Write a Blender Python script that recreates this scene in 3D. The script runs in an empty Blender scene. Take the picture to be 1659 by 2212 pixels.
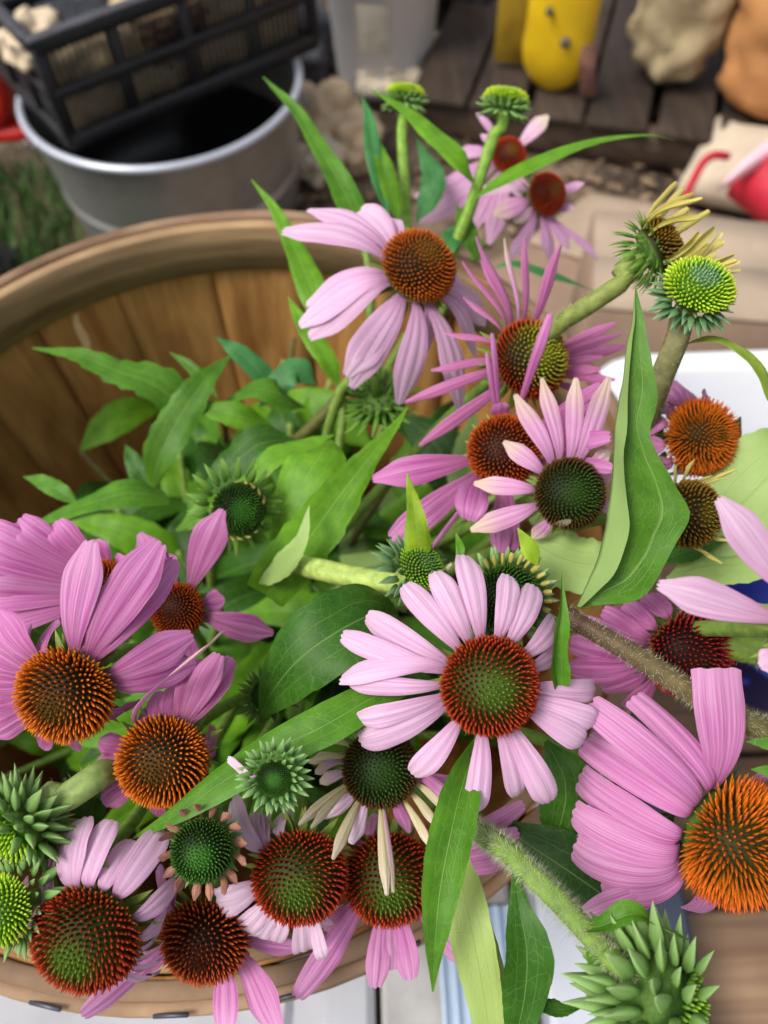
import bpy, math, random
import numpy as np
from mathutils import Vector, Matrix, noise

# ------------------------------------------------------------------ scene, camera, world, sun
scene = bpy.context.scene
random.seed(7)
rng = np.random.default_rng(11)
FPX, CU, CV = 1700.0, 829.5, 1106.0            # focal length and centre in a 1659 x 2212 picture
CAM = np.array([0.0, 0.0, 1.2])
PITCH, ROLL = math.radians(58.45), math.radians(-2.13)
_cp, _sp, _cr, _sr = math.cos(PITCH), math.sin(PITCH), math.cos(ROLL), math.sin(ROLL)
_R0, _U0 = np.array([1.0, 0, 0]), np.array([0, _sp, _cp])
FW = np.array([0, _cp, -_sp])
RT = _cr * _R0 + _sr * _U0
UP = -_sr * _R0 + _cr * _U0
cam_data = bpy.data.cameras.new('camera')
cam = bpy.data.objects.new('camera', cam_data)
scene.collection.objects.link(cam)
cam.matrix_world = Matrix(((RT[0], UP[0], -FW[0], CAM[0]), (RT[1], UP[1], -FW[1], CAM[1]),
                           (RT[2], UP[2], -FW[2], CAM[2]), (0, 0, 0, 1)))
cam_data.sensor_fit = 'HORIZONTAL'
cam_data.sensor_width = 36.0
cam_data.lens = 36.0 * FPX / 1659.0
cam_data.clip_start, cam_data.clip_end = 0.01, 200.0
cam_data.dof.use_dof = True
cam_data.dof.focus_distance = 0.25
cam_data.dof.aperture_fstop = cam_data.lens / 3.0
cam_data.dof.aperture_blades = 0
scene.camera = cam

world = bpy.data.worlds.new('World')
scene.world = world
world.use_nodes = True
SUN_EL, SUN_AZ = math.radians(58), math.radians(-108)     # azimuth from +y towards +x
_nt = world.node_tree
_sky = _nt.nodes.new('ShaderNodeTexSky')
_sky.sky_type = 'NISHITA'
_sky.sun_disc = False
_sky.sun_elevation = SUN_EL
_sky.sun_rotation = SUN_AZ
_sky.air_density, _sky.dust_density, _sky.ozone_density = 1.0, 4.0, 0.6
_bg = _nt.nodes['Background']
_bg.inputs['Strength'].default_value = 0.105
_hs = _nt.nodes.new('ShaderNodeHueSaturation')          # thin overcast: a whiter sky
_hs.inputs['Saturation'].default_value = 0.35
_nt.links.new(_sky.outputs[0], _hs.inputs['Color'])
_nt.links.new(_hs.outputs[0], _bg.inputs['Color'])
sun_data = bpy.data.lights.new('sun', 'SUN')
sun_data.energy = 1.5
sun_data.angle = math.radians(22)
sun_data.color = (1.0, 0.95, 0.88)
sun = bpy.data.objects.new('sun', sun_data)
scene.collection.objects.link(sun)
_sd = Vector((math.sin(SUN_AZ) * math.cos(SUN_EL), math.cos(SUN_AZ) * math.cos(SUN_EL), math.sin(SUN_EL)))
sun.rotation_euler = (-_sd).to_track_quat('-Z', 'Y').to_euler()
sun.location = _sd * 10
scene.view_settings.view_transform = 'Standard'
scene.view_settings.look = 'None'
scene.view_settings.gamma = 1.0
scene.view_settings.use_curve_mapping = False
scene.view_settings.exposure = 0.76
scene.render.engine = 'CYCLES'
scene.cycles.use_denoising = True
scene.cycles.max_bounces = 8
scene.cycles.transmission_bounces = 6

# ------------------------------------------------------------------ helpers
def P(u, v, d):
    """point seen at picture position (u, v), d metres deep"""
    return CAM + FW * d + RT * ((u - CU) / FPX * d) - UP * ((v - CV) / FPX * d)

def G(u, v, z):
    """point seen at (u, v) on the level plane z"""
    r = P(u, v, 1.0) - CAM
    return CAM + r * ((z - CAM[2]) / r[2])

def VC(x, y, z):
    """direction: x right, y up, z towards the viewer"""
    w = RT * x + UP * y - FW * z
    return w / np.linalg.norm(w)

def nrm(a):
    a = np.asarray(a, float)
    return a / (np.linalg.norm(a, axis=-1, keepdims=True) + 1e-12)

def lin(h):
    h = h.lstrip('#')
    c = [int(h[i:i + 2], 16) / 255 for i in (0, 2, 4)]
    return np.array([x / 12.92 if x <= .04045 else ((x + .055) / 1.055) ** 2.4 for x in c])

def link(o):
    scene.collection.objects.link(o)
    return o

def thing(name, label, cat, loc, group=None):
    o = link(bpy.data.objects.new(name, None))
    o.empty_display_size = 0.02
    o.location = tuple(map(float, loc))
    tag(o, label, cat, group)
    return o

def tag(o, label=None, cat=None, group=None, kind=None):
    if label: o['label'] = label
    if cat: o['category'] = cat
    if group: o['group'] = group
    if kind: o['kind'] = kind
    return o

def mesh(name, verts, faces, mat, uv=None, uv2=None, col=None, smooth=True):
    me = bpy.data.meshes.new(name)
    verts = np.asarray(verts, np.float32).reshape(-1, 3)
    me.from_pydata(verts.tolist(), [], [tuple(int(i) for i in f) for f in faces])
    me.update()
    if smooth:
        me.polygons.foreach_set('use_smooth', np.ones(len(me.polygons), bool))
    li = None
    if uv is not None or uv2 is not None or col is not None:
        li = np.empty(len(me.loops), np.int32)
        me.loops.foreach_get('vertex_index', li)
    if uv is not None:
        l = me.uv_layers.new(name='UVMap')
        l.data.foreach_set('uv', np.asarray(uv, np.float32)[li].ravel())
    if uv2 is not None:
        l = me.uv_layers.new(name='UVcm')
        l.data.foreach_set('uv', np.asarray(uv2, np.float32)[li].ravel())
    if col is not None:
        a = me.color_attributes.new('tint', 'FLOAT_COLOR', 'POINT')
        c = np.ones((len(verts), 4), np.float32)
        c[:, :3] = col
        a.data.foreach_set('color', c.ravel())
    if mat: me.materials.append(mat)
    return me

def part(name, parent, verts, faces, mat, kind=None, **kw):
    """mesh object; verts are world coordinates"""
    v = np.asarray(verts, float).reshape(-1, 3)
    off = np.array([0., 0, 0])
    p = parent
    while p is not None:
        off += np.array(p.location); p = p.parent
    if parent is None:
        off = v.mean(0); off[2] = v[:, 2].min()
    o = link(bpy.data.objects.new(name, mesh(name, v - off, faces, mat, **kw)))
    if parent is None: o.location = tuple(map(float, off))
    o.parent = parent
    if kind: o['kind'] = kind
    return o

class MB:
    """collects shapes that make up one part"""
    def __init__(s): s.v, s.f, s.n = [], [], 0
    def add(s, v, f):
        v = np.asarray(v, float).reshape(-1, 3)
        s.v.append(v); s.f += [tuple(i + s.n for i in q) for q in f]; s.n += len(v)
        return s
    def box(s, c, size, rz=0.0, ax=None, bev=0.0):
        hx, hy, hz = [x / 2 for x in size]
        if bev <= 0:
            q = np.array([(x, y, z) for z in (-hz, hz) for x, y in ((-hx, -hy), (hx, -hy), (hx, hy), (-hx, hy))])
            f = [(0, 3, 2, 1), (4, 5, 6, 7), (0, 1, 5, 4), (1, 2, 6, 5), (2, 3, 7, 6), (3, 0, 4, 7)]
        else:
            b = min(bev, hx * .9, hy * .9, hz * .9)
            rows = []
            for z, k in ((-hz, b), (-hz + b, 0), (hz - b, 0), (hz, b)):
                x, y = hx - k, hy - k
                c_ = b * .6
                rows += [(-x + c_, -y, z), (x - c_, -y, z), (x, -y + c_, z), (x, y - c_, z), (x - c_, y, z), (-x + c_, y, z), (-x, y - c_, z), (-x, -y + c_, z)]
            q = np.array(rows)
            f = [tuple(range(7, -1, -1)), tuple(range(24, 32))]
            for r in range(3):
                for i in range(8):
                    j = (i + 1) % 8
                    f.append((r * 8 + i, r * 8 + j, r * 8 + 8 + j, r * 8 + 8 + i))
        if ax is not None:
            q = q @ np.asarray(ax)              # rows of ax: local x, y, z in world
        else:
            c0, s0 = math.cos(rz), math.sin(rz)
            q = q @ np.array([[c0, s0, 0], [-s0, c0, 0], [0, 0, 1]])
        return s.add(q + np.asarray(c), f)
    def tube(s, pts, rad, n=8, cap=True):
        v, f = tube(pts, rad, n, cap)
        return s.add(v, f)
    def lathe(s, prof, c, n=48, a0=0, a1=2 * math.pi):
        v, f = lathe(prof, n, a0, a1)
        return s.add(v + np.asarray(c), f)
    def build(s, name, mat, parent=None, **kw):
        return part(name, parent, np.concatenate(s.v), s.f, mat, **kw)

def tube(pts, rad, n=8, cap=True):
    pts = np.asarray(pts, float); k = len(pts)
    rad = np.broadcast_to(np.asarray(rad, float), (k,))
    t = nrm(np.gradient(pts, axis=0))
    a = np.array([0, 0, 1.0]) if abs(t[0][2]) < .9 else np.array([1.0, 0, 0])
    u = nrm(np.cross(t[0], a)); vs = []
    for i in range(k):
        u = nrm(u - t[i] * np.dot(u, t[i])); w = np.cross(t[i], u)
        an = np.arange(n) / n * 2 * math.pi
        vs.append(pts[i] + rad[i] * (np.cos(an)[:, None] * u + np.sin(an)[:, None] * w))
    f = [(i * n + j, i * n + (j + 1) % n, (i + 1) * n + (j + 1) % n, (i + 1) * n + j) for i in range(k - 1) for j in range(n)]
    if cap: f += [tuple(range(n - 1, -1, -1)), tuple(range((k - 1) * n, k * n))]
    return np.concatenate(vs), f

def lathe(prof, n=48, a0=0, a1=2 * math.pi):
    full = abs(a1 - a0 - 2 * math.pi) < 1e-6
    m = n if full else n + 1
    an = a0 + np.arange(m) / n * (a1 - a0)
    prof = np.asarray(prof, float); k = len(prof)
    v = np.array([(r * math.cos(a), r * math.sin(a), z) for a in an for r, z in prof])
    f = []
    for i in range(n):
        j = (i + 1) % m
        for q in range(k - 1):
            f.append((i * k + q, j * k + q, j * k + q + 1, i * k + q + 1))
    return v, f

def bez(p0, p1, p2, p3, t):
    t = np.asarray(t, float)[..., None]
    return (1 - t) ** 3 * p0 + 3 * (1 - t) ** 2 * t * p1 + 3 * (1 - t) * t ** 2 * p2 + t ** 3 * p3

def dbez(p0, p1, p2, p3, t):
    t = np.asarray(t, float)[..., None]
    return 3 * (1 - t) ** 2 * (p1 - p0) + 6 * (1 - t) * t * (p2 - p1) + 3 * t ** 2 * (p3 - p2)

def spline(pts, n):
    """Catmull-Rom through points, n samples, even in length"""
    pts = np.asarray(pts, float)
    if len(pts) == 2:
        return pts[0] + (pts[1] - pts[0]) * np.linspace(0, 1, n)[:, None]
    q = np.vstack([2 * pts[0] - pts[1], pts, 2 * pts[-1] - pts[-2]])
    out = []
    for i in range(1, len(q) - 2):
        t = np.linspace(0, 1, 24, endpoint=False)[:, None]
        a, b, c, d = q[i - 1], q[i], q[i + 1], q[i + 2]
        out.append(.5 * (2 * b + (c - a) * t + (2 * a - 5 * b + 4 * c - d) * t ** 2 + (3 * b - a - 3 * c + d) * t ** 3))
    out = np.vstack(out + [pts[-1:]])
    L = np.r_[0, np.cumsum(np.linalg.norm(np.diff(out, axis=0), axis=1))]
    s = np.linspace(0, L[-1], n)
    return np.stack([np.interp(s, L, out[:, i]) for i in range(3)], 1)

def grid_faces(nr, nc, flip=False):
    f = []
    for i in range(nr - 1):
        for j in range(nc - 1):
            q = (i * nc + j, i * nc + j + 1, (i + 1) * nc + j + 1, (i + 1) * nc + j)
            f.append(q[::-1] if flip else q)
    return f

# ------------------------------------------------------------------ materials
class NT:
    def __init__(s, name):
        s.m = bpy.data.materials.new(name); s.m.use_nodes = True
        s.t = s.m.node_tree; s.b = s.t.nodes['Principled BSDF']; s.o = s.t.nodes['Material Output']
    def n(s, typ, **kw):
        x = s.t.nodes.new(typ)
        for k, v in kw.items():
            if k.startswith('_'): x.inputs[k[1:]].default_value = v
            else: setattr(x, k, v)
        return x
    def l(s, a, b): s.t.links.new(a, b)
    def math(s, op, a, b=None, c=None, clamp=False):
        x = s.n('ShaderNodeMath', operation=op, use_clamp=clamp)
        for i, q in enumerate((a, b, c)):
            if q is None: continue
            if isinstance(q, (int, float)): x.inputs[i].default_value = q
            else: s.l(q, x.inputs[i])
        return x.outputs[0]
    def mix(s, fac, a, b, mode='MIX'):
        x = s.n('ShaderNodeMix', data_type='RGBA', blend_type=mode)
        for i, q in ((0, fac), (6, a), (7, b)):
            if isinstance(q, (int, float)): x.inputs[i].default_value = q
            elif isinstance(q, (tuple, list, np.ndarray)): x.inputs[i].default_value = tuple(q)[:3] + (1,)
            else: s.l(q, x.inputs[i])
        return x.outputs[2]
    def ramp(s, fac, stops):
        x = s.n('ShaderNodeValToRGB'); cr = x.color_ramp
        while len(cr.elements) < len(stops): cr.elements.new(0.5)
        for e, (p, c) in zip(cr.elements, stops):
            e.position = p; e.color = tuple(c)[:3] + (1,) if hasattr(c, '__len__') else (c, c, c, 1)
        s.l(fac, x.inputs[0]); return x.outputs[0]
    def coords(s, kind='Object', scale=(1, 1, 1)):
        tc = s.n('ShaderNodeTexCoord'); mp = s.n('ShaderNodeMapping')
        mp.inputs['Scale'].default_value = scale
        s.l(tc.outputs[kind], mp.inputs[0]); return mp.outputs[0]
    def uvmap(s, name, scale=(1, 1, 1)):
        tc = s.n('ShaderNodeUVMap', uv_map=name); mp = s.n('ShaderNodeMapping')
        mp.inputs['Scale'].default_value = scale
        s.l(tc.outputs[0], mp.inputs[0]); return mp.outputs[0]
    def noise(s, vec, scale=5, detail=4, rough=.55):
        x = s.n('ShaderNodeTexNoise', _Scale=scale, _Detail=detail, _Roughness=rough)
        s.l(vec, x.inputs['Vector']); return x.outputs['Fac']
    def bump(s, h, strength=.3, dist=.001):
        x = s.n('ShaderNodeBump', _Strength=strength, _Distance=dist)
        s.l(h, x.inputs['Height']); s.l(x.outputs[0], s.b.inputs['Normal'])
        return x.outputs[0]
    def set(s, **kw):
        for k, v in kw.items():
            s.b.inputs[k.replace('_', ' ')].default_value = v
    def translucent(s, colour, fac, normal=None):
        tr = s.n('ShaderNodeBsdfTranslucent'); s.l(colour, tr.inputs[0])
        if normal: s.l(normal, tr.inputs['Normal'])
        mx = s.n('ShaderNodeMixShader'); mx.inputs[0].default_value = fac
        s.l(s.b.outputs[0], mx.inputs[1]); s.l(tr.outputs[0], mx.inputs[2]); s.l(mx.outputs[0], s.o.inputs['Surface'])

def plain(name, c, rough=.6, var=.25, scale=20, bump=0.0, metal=0.0, c2=None, spec=.4, detail=5):
    k = NT(name); v = k.coords()
    f = k.noise(v, scale, detail)
    c = np.asarray(c, float)
    lo, hi = (c * (1 - var), np.minimum(c * (1 + var), .95)) if c2 is None else (c, np.asarray(c2))
    k.l(k.ramp(f, [(.3, lo), (.7, hi)]), k.b.inputs['Base Color'])
    k.set(Roughness=rough, Metallic=metal, Specular_IOR_Level=spec)
    if bump: k.bump(f, bump, .002)
    return k.m

def make_petal():
    k = NT('petal')
    at = k.n('ShaderNodeAttribute', attribute_name='tint')
    uv = k.uvmap('UVMap', (13, .7, 1)); st = k.noise(uv, 1.0, 3, .6)
    uv3 = k.uvmap('UVMap', (58, 1.4, 1)); st2 = k.noise(uv3, 1.0, 2, .5)
    s2 = k.math('ADD', k.math('MULTIPLY', st, .5), k.math('MULTIPLY', st2, .5))
    dark = k.mix(1.0, at.outputs['Color'], (.84, .70, .80), 'MULTIPLY')
    light = k.mix(.20, at.outputs['Color'], (.95, .88, .93))
    c = k.mix(k.ramp(s2, [(.38, 0.0), (.60, 1.0)]), dark, light)
    # fine mottling and odd small bruises
    spot = k.noise(k.coords('Object'), 420, 2, .5)
    c = k.mix(k.ramp(spot, [(.73, 0.0), (.80, .35)]), c, (.30, .16, .16))
    k.l(c, k.b.inputs['Base Color'])
    k.set(Roughness=.52, Specular_IOR_Level=.28, Sheen_Weight=.04, Sheen_Roughness=.4)
    nb = k.bump(s2, .5, .0006)
    k.translucent(c, .20, nb)
    return k.m

def make_leaf():
    k = NT('leaf')
    at = k.n('ShaderNodeAttribute', attribute_name='tint')
    uv = k.n('ShaderNodeUVMap', uv_map='UVMap')
    sp = k.n('ShaderNodeSeparateXYZ'); k.l(uv.outputs[0], sp.inputs[0])
    ax = k.math('ABSOLUTE', sp.outputs[0])
    mid = k.math('SUBTRACT', 1.0, k.math('DIVIDE', ax, .035, clamp=True), clamp=True)
    wob = k.math('MULTIPLY', k.noise(k.uvmap('UVcm', (1, 1, 1)), 1.2, 2), .10)
    lv = k.math('ABSOLUTE', k.math('SUBTRACT', k.math('ADD', ax, wob), .47))
    lat = k.math('SUBTRACT', 1.0, k.math('DIVIDE', lv, .022, clamp=True), clamp=True)
    vo = k.n('ShaderNodeTexVoronoi', feature='DISTANCE_TO_EDGE', _Scale=2.3)
    k.l(k.uvmap('UVcm', (1.35, .9, 1)), vo.inputs['Vector'])
    ret = k.math('SUBTRACT', 1.0, k.math('DIVIDE', vo.outputs['Distance'], .042, clamp=True), clamp=True)
    vo2 = k.n('ShaderNodeTexVoronoi', feature='DISTANCE_TO_EDGE', _Scale=6.5)
    k.l(k.uvmap('UVcm', (1.2, 1, 1)), vo2.inputs['Vector'])
    ret2 = k.math('SUBTRACT', 1.0, k.math('DIVIDE', vo2.outputs['Distance'], .05, clamp=True), clamp=True)
    vein = k.math('MAXIMUM', mid, k.math('MULTIPLY', lat, .55))
    vein = k.math('MAXIMUM', vein, k.math('MULTIPLY', ret, .30))
    vein = k.math('MAXIMUM', vein, k.math('MULTIPLY', ret2, .14))
    big = k.noise(k.uvmap('UVcm'), 1.1, 4)
    base = k.mix(k.ramp(big, [(.35, 0.0), (.7, 1.0)]), k.mix(1.0, at.outputs['Color'], (.70, .78, .62), 'MULTIPLY'),
                 k.mix(1.0, at.outputs['Color'], (1.25, 1.16, 1.2), 'MULTIPLY'))
    vc = k.mix(.40, at.outputs['Color'], (.42, .60, .20))
    top = k.mix(k.math('MULTIPLY', vein, .75), base, vc)
    under = k.mix(k.math('MULTIPLY', vein, .45), k.mix(.58, at.outputs['Color'], (.37, .49, .19)), (.26, .37, .10))
    geo = k.n('ShaderNodeNewGeometry')
    c = k.mix(geo.outputs['Backfacing'], top, under)
    k.l(c, k.b.inputs['Base Color'])
    k.set(Roughness=.46, Specular_IOR_Level=.26)
    h = k.math('SUBTRACT', k.math('MULTIPLY', big, .25), k.math('MULTIPLY', vein, .8))
    nb = k.bump(h, .35, .0006)
    tc = k.mix(1.0, c, (1.15, 1.12, .55), 'MULTIPLY')
    k.translucent(tc, .15, nb)
    return k.m

def make_tint(name, rough=.5, trans=0.0, spec=.35, nscale=300, var=.3):
    k = NT(name)
    at = k.n('ShaderNodeAttribute', attribute_name='tint')
    f = k.noise(k.coords('Object'), nscale, 3)
    c = k.mix(1.0, at.outputs['Color'], k.ramp(f, [(.25, 1 - var), (.75, 1 + var)]), 'MULTIPLY')
    k.l(c, k.b.inputs['Base Color']); k.set(Roughness=rough, Specular_IOR_Level=spec)
    if trans: k.translucent(c, trans)
    return k.m

def make_wood(name, dark, light, grain=(3, 3, 60), scale=1.0, rough=.7, bump=.25, coord='Object'):
    """grain: object-space scale, small along the fibre"""
    k = NT(name)
    v = k.coords(coord, tuple(np.array(grain) * scale)); f = k.noise(v, 1.0, 6, .62)
    big = k.noise(k.coords(coord), 9, 3)
    oi = k.n('ShaderNodeObjectInfo')
    c = k.ramp(f, [(.28, dark), (.52, (np.asarray(dark) + np.asarray(light)) / 2), (.75, light)])
    c = k.mix(1.0, c, k.ramp(big, [(.3, (.62, .60, .56)), (.7, (1.15, 1.12, 1.05))]), 'MULTIPLY')
    c = k.mix(1.0, c, k.ramp(oi.outputs['Random'], [(0, (.72, .70, .68)), (1, (1.18, 1.18, 1.15))]), 'MULTIPLY')
    k.l(c, k.b.inputs['Base Color']); k.set(Roughness=rough, Specular_IOR_Level=.3)
    k.bump(f, bump, .001)
    return k.m

M_PETAL, M_LEAF = make_petal(), make_leaf()
M_FLORET = make_tint('floret', .6, 0, .15, 900, .25)
M_BRACT = make_tint('bract', .55, .2, .3, 500, .25)
M_STEM = make_tint('stem', .6, 0, .3, 260, .35)
M_HAIR = make_tint('stem_hair', .6, .3, .2, 50, .1)

# ------------------------------------------------------------------ the setting
def ground():
    k = NT('dirt'); v = k.coords()
    f = k.noise(v, 7, 8, .65); g = k.noise(v, 60, 5, .6)
    c = k.ramp(f, [(.28, (.030, .022, .016)), (.45, (.085, .062, .045)), (.58, (.20, .145, .10)), (.75, (.30, .23, .165))])
    c = k.mix(1.0, c, k.ramp(g, [(.3, (.55, .53, .5)), (.7, (1.2, 1.2, 1.2))]), 'MULTIPLY')
    k.l(c, k.b.inputs['Base Color']); k.set(Roughness=.9, Specular_IOR_Level=.2); k.bump(k.math('ADD', f, k.math('MULTIPLY', g, .4)), .8, .02)
    n = 60
    xs = np.r_[np.linspace(-30, -2.2, 6), np.linspace(-2, 2, n), np.linspace(2.2, 30, 6)]
    ys = np.r_[np.linspace(-30, -1.2, 6), np.linspace(-1, 4, n), np.linspace(4.2, 60, 6)]
    vs = []
    for y in ys:
        for x in xs:
            near = abs(x) < 2.05 and -1.05 < y < 4.05
            z = (noise.noise((x * 3, y * 3, 0)) * .018 + noise.noise((x * 11, y * 11, 3)) * .008) if near else 0
            vs.append((x, y, z - .012))
    o = part('ground', None, vs, grid_faces(len(ys), len(xs)), k.m)
    tag(o, 'bare brown trodden dirt floor of the yard', 'ground', kind='structure')
ground()

M_CARD = plain('cardboard', lin('#a3917e'), .85, .10, 14, .05)
M_CARD2 = plain('cardboard_dark', lin('#8c7563'), .85, .15, 10, .05)
def sheet(name, pts, z, mat, label, cat, th=.006, n=10, warp=.004):
    """a warped flat sheet: pts four ground corners"""
    a, b, c, d = [np.asarray(p, float)[:2] for p in pts]
    vs = []
    for i in range(n + 1):
        for j in range(n + 1):
            s, t = i / n, j / n
            p = (a * (1 - s) + b * s) * (1 - t) + (d * (1 - s) + c * s) * t
            w = .006 * noise.noise((p[0] * 23, p[1] * 23, 1)) if s in (0, 1) or t in (0, 1) else 0
            vs.append((p[0] + w, p[1] + w, z + warp * (noise.noise((p[0] * 4, p[1] * 4, z * 50)) + .6)))
    top = np.array(vs); bot = top - (0, 0, th)
    m = n + 1; f = grid_faces(m, m, True) + [tuple(x + m * m for x in q) for q in grid_faces(m, m)]
    rim = [i for i in range(m)] + [i * m + n for i in range(1, m)] + [n * m + i for i in range(n - 1, -1, -1)] + [i * m for i in range(n - 1, 0, -1)]
    for i in range(len(rim)):
        p, q = rim[i], rim[(i + 1) % len(rim)]
        f.append((p, q, q + m * m, p + m * m))
    o = part(name, None, np.vstack([top, bot]), f, mat)
    return tag(o, label, cat)

sheet('cardboard_sheet', [G(1130, 545, 0), G(1270, 440, 0), G(1900, 560, 0), G(1800, 760, 0)], .03, M_CARD,
      'large flat tan cardboard sheet lying on the dirt beside the red bag', 'cardboard')
sheet('cardboard_sheet', [G(960, 640, 0), G(1200, 500, 0), G(1500, 700, 0), G(1250, 900, 0)], .02, M_CARD2,
      'darker brown cardboard sheet half under the large tan sheet', 'cardboard')

# printed cardboard box behind the white basin
def printed_box():
    c = G(1590, 800, .30)
    t = thing('cardboard_box', 'closed brown cardboard box with blurred dark print behind the white basin', 'box', (c[0] + .06, c[1] + .10, 0))
    cx, cy = c[0] + .06, c[1] + .14
    ang = math.radians(-10)
    MB().box((cx, cy, .21), (.52, .22, .30), ang, bev=.004).build('body', M_CARD2, t)
    ca, sa = math.cos(ang), math.sin(ang)
    ex, ey = np.array([ca, sa, 0]), np.array([-sa, ca, 0])
    for k in (-1, 1):
        MB().box(np.array([cx, cy, .3635]) + ey * k * .0552, (.515, .1095, .004), ang).build('top_flap', M_CARD, t)
    ink = plain('black_ink', (.02, .02, .022), .7, .2)
    for j, (dx, dz, w, h) in enumerate([(-.02, .04, .045, .07), (.05, -.02, .06, .05), (.10, .05, .025, .08), (-.09, -.01, .05, .03)]):
        MB().box(np.array([cx, cy, .21 + dz]) + ex * dx - ey * .1115, (w, .002, h), ang).build('printed_mark', ink, t)
printed_box()

# loose chips and crumbs on the dirt
def litter():
    mb = MB(); r = random.Random(4)
    for i in range(900):
        x, y = r.uniform(-.4, 1.4), r.uniform(1.1, 2.4)
        if x < .15 and y < 1.5: continue
        s = r.uniform(.004, .016)
        mb.box((x, y, .004 + s * .1), (s * r.uniform(1, 3), s, s * .4), r.uniform(0, 3))
    o = mb.build('wood_chips', plain('chips', (.23, .16, .10), .9, .6, 40), None, smooth=False)
    tag(o, 'scattered wood chips and crumbs on the bare dirt', 'debris', kind='stuff')
litter()

def grass():
    r = random.Random(5); vs, fs, cols = [], [], []
    for i in range(5200):
        x, y = r.uniform(-1.25, -.45), r.uniform(.95, 1.75)
        if (x + .424) ** 2 + (y - 1.606) ** 2 < .27 ** 2: continue
        h, w = r.uniform(.03, .11), r.uniform(.002, .004)
        a, ln = r.uniform(0, 6.28), r.uniform(.1, .8)
        d = np.array([math.cos(a), math.sin(a), 0]); s = np.array([-d[1], d[0], 0]) * w
        b = np.array([x, y, -.01]); m = b + d * h * ln * .35 + (0, 0, h * .6); t = b + d * h * ln + (0, 0, h)
        n = len(vs); vs += [b - s, b + s, m - s * .7, m + s * .7, t]
        fs += [(n, n + 1, n + 3, n + 2), (n + 2, n + 3, n + 4)]
        g = r.uniform(.5, 1.2); c = np.array([.08, .19, .045]) * g if r.random() < .8 else np.array([.22, .19, .09]) * g
        cols += [c] * 5
    o = part('grass', None, vs, fs, M_BRACT, col=np.array(cols), kind='stuff')
    tag(o, 'green grass growing by the galvanised tub', 'grass')
grass()

# ------------------------------------------------------------------ galvanised tub
M_GALV = None
def make_galv():
    k = NT('galvanised'); v = k.coords()
    vo = k.n('ShaderNodeTexVoronoi', _Scale=70); k.l(v, vo.inputs['Vector'])
    f = k.noise(v, 8, 5)
    c = k.mix(k.math('MULTIPLY', vo.outputs['Color'], .4), k.ramp(f, [(.3, (.30, .29, .27)), (.7, (.46, .45, .43))]), (.5, .5, .5))
    k.l(c, k.b.inputs['Base Color']); k.set(Metallic=.75, Roughness=.42)
    k.bump(f, .15, .004)
    return k.m
M_GALV = make_galv()
TUB = np.array([-.424, 1.606, 0])
def tub():
    t = thing('galvanised_tub', 'round galvanised steel tub with a rolled rim standing in the grass', 'tub', TUB)
    pr = [(0, .012), (.245, .012), (.250, .02), (.258, .08), (.2615, .10), (.262, .11), (.266, .112), (.2665, .125), (.2625, .128),
          (.264, .14), (.272, .20), (.281, .285), (.284, .292)]
    pr2 = [(.279, .292), (.276, .28), (.262, .14), (.244, .025), (0, .022)]
    MB().lathe(pr + pr2, TUB, 72).build('wall', M_GALV, t)
    an = np.linspace(0, 2 * math.pi, 73)[:-1]
    v, f = [], []
    for i, a in enumerate(an):
        for j in range(8):
            b = j / 8 * 2 * math.pi
            r = .2835 + .008 * math.cos(b); v.append((TUB[0] + r * math.cos(a), TUB[1] + r * math.sin(a), .294 + .008 * math.sin(b)))
            f.append((i * 8 + j, ((i + 1) % 72) * 8 + j, ((i + 1) % 72) * 8 + (j + 1) % 8, i * 8 + (j + 1) % 8))
    part('rim', t, v, f, plain('zinc_rim', (.55, .58, .66), .35, .08, 20, metal=.4))
    for a in (.25, 3.30):
        c = TUB + np.array([math.cos(a) * .279, math.sin(a) * .279, .24]); s = np.array([-math.sin(a), math.cos(a), 0]); o_ = np.array([math.cos(a), math.sin(a), 0])
        pts = [c + s * .05 * math.cos(q) + o_ * .012 + np.array([0, 0, -.04 * math.sin(q)]) for q in np.linspace(0, math.pi, 14)]
        MB().tube(pts, .004).build('handle', M_GALV, t)
    w = part('shade_disc', None, *lathe([(0, .06), (.262, .06)], 48), plain('shade_disc', (.006, .007, .008), .2, .1))  # black disc added inside the tub; its colour stands in for shade
    w.location = (TUB[0], TUB[1], .15)
    tag(w, 'black disc standing in for the shade inside the galvanised tub', 'painted shade'); w.name = 'tub_shade'
tub()

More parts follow.
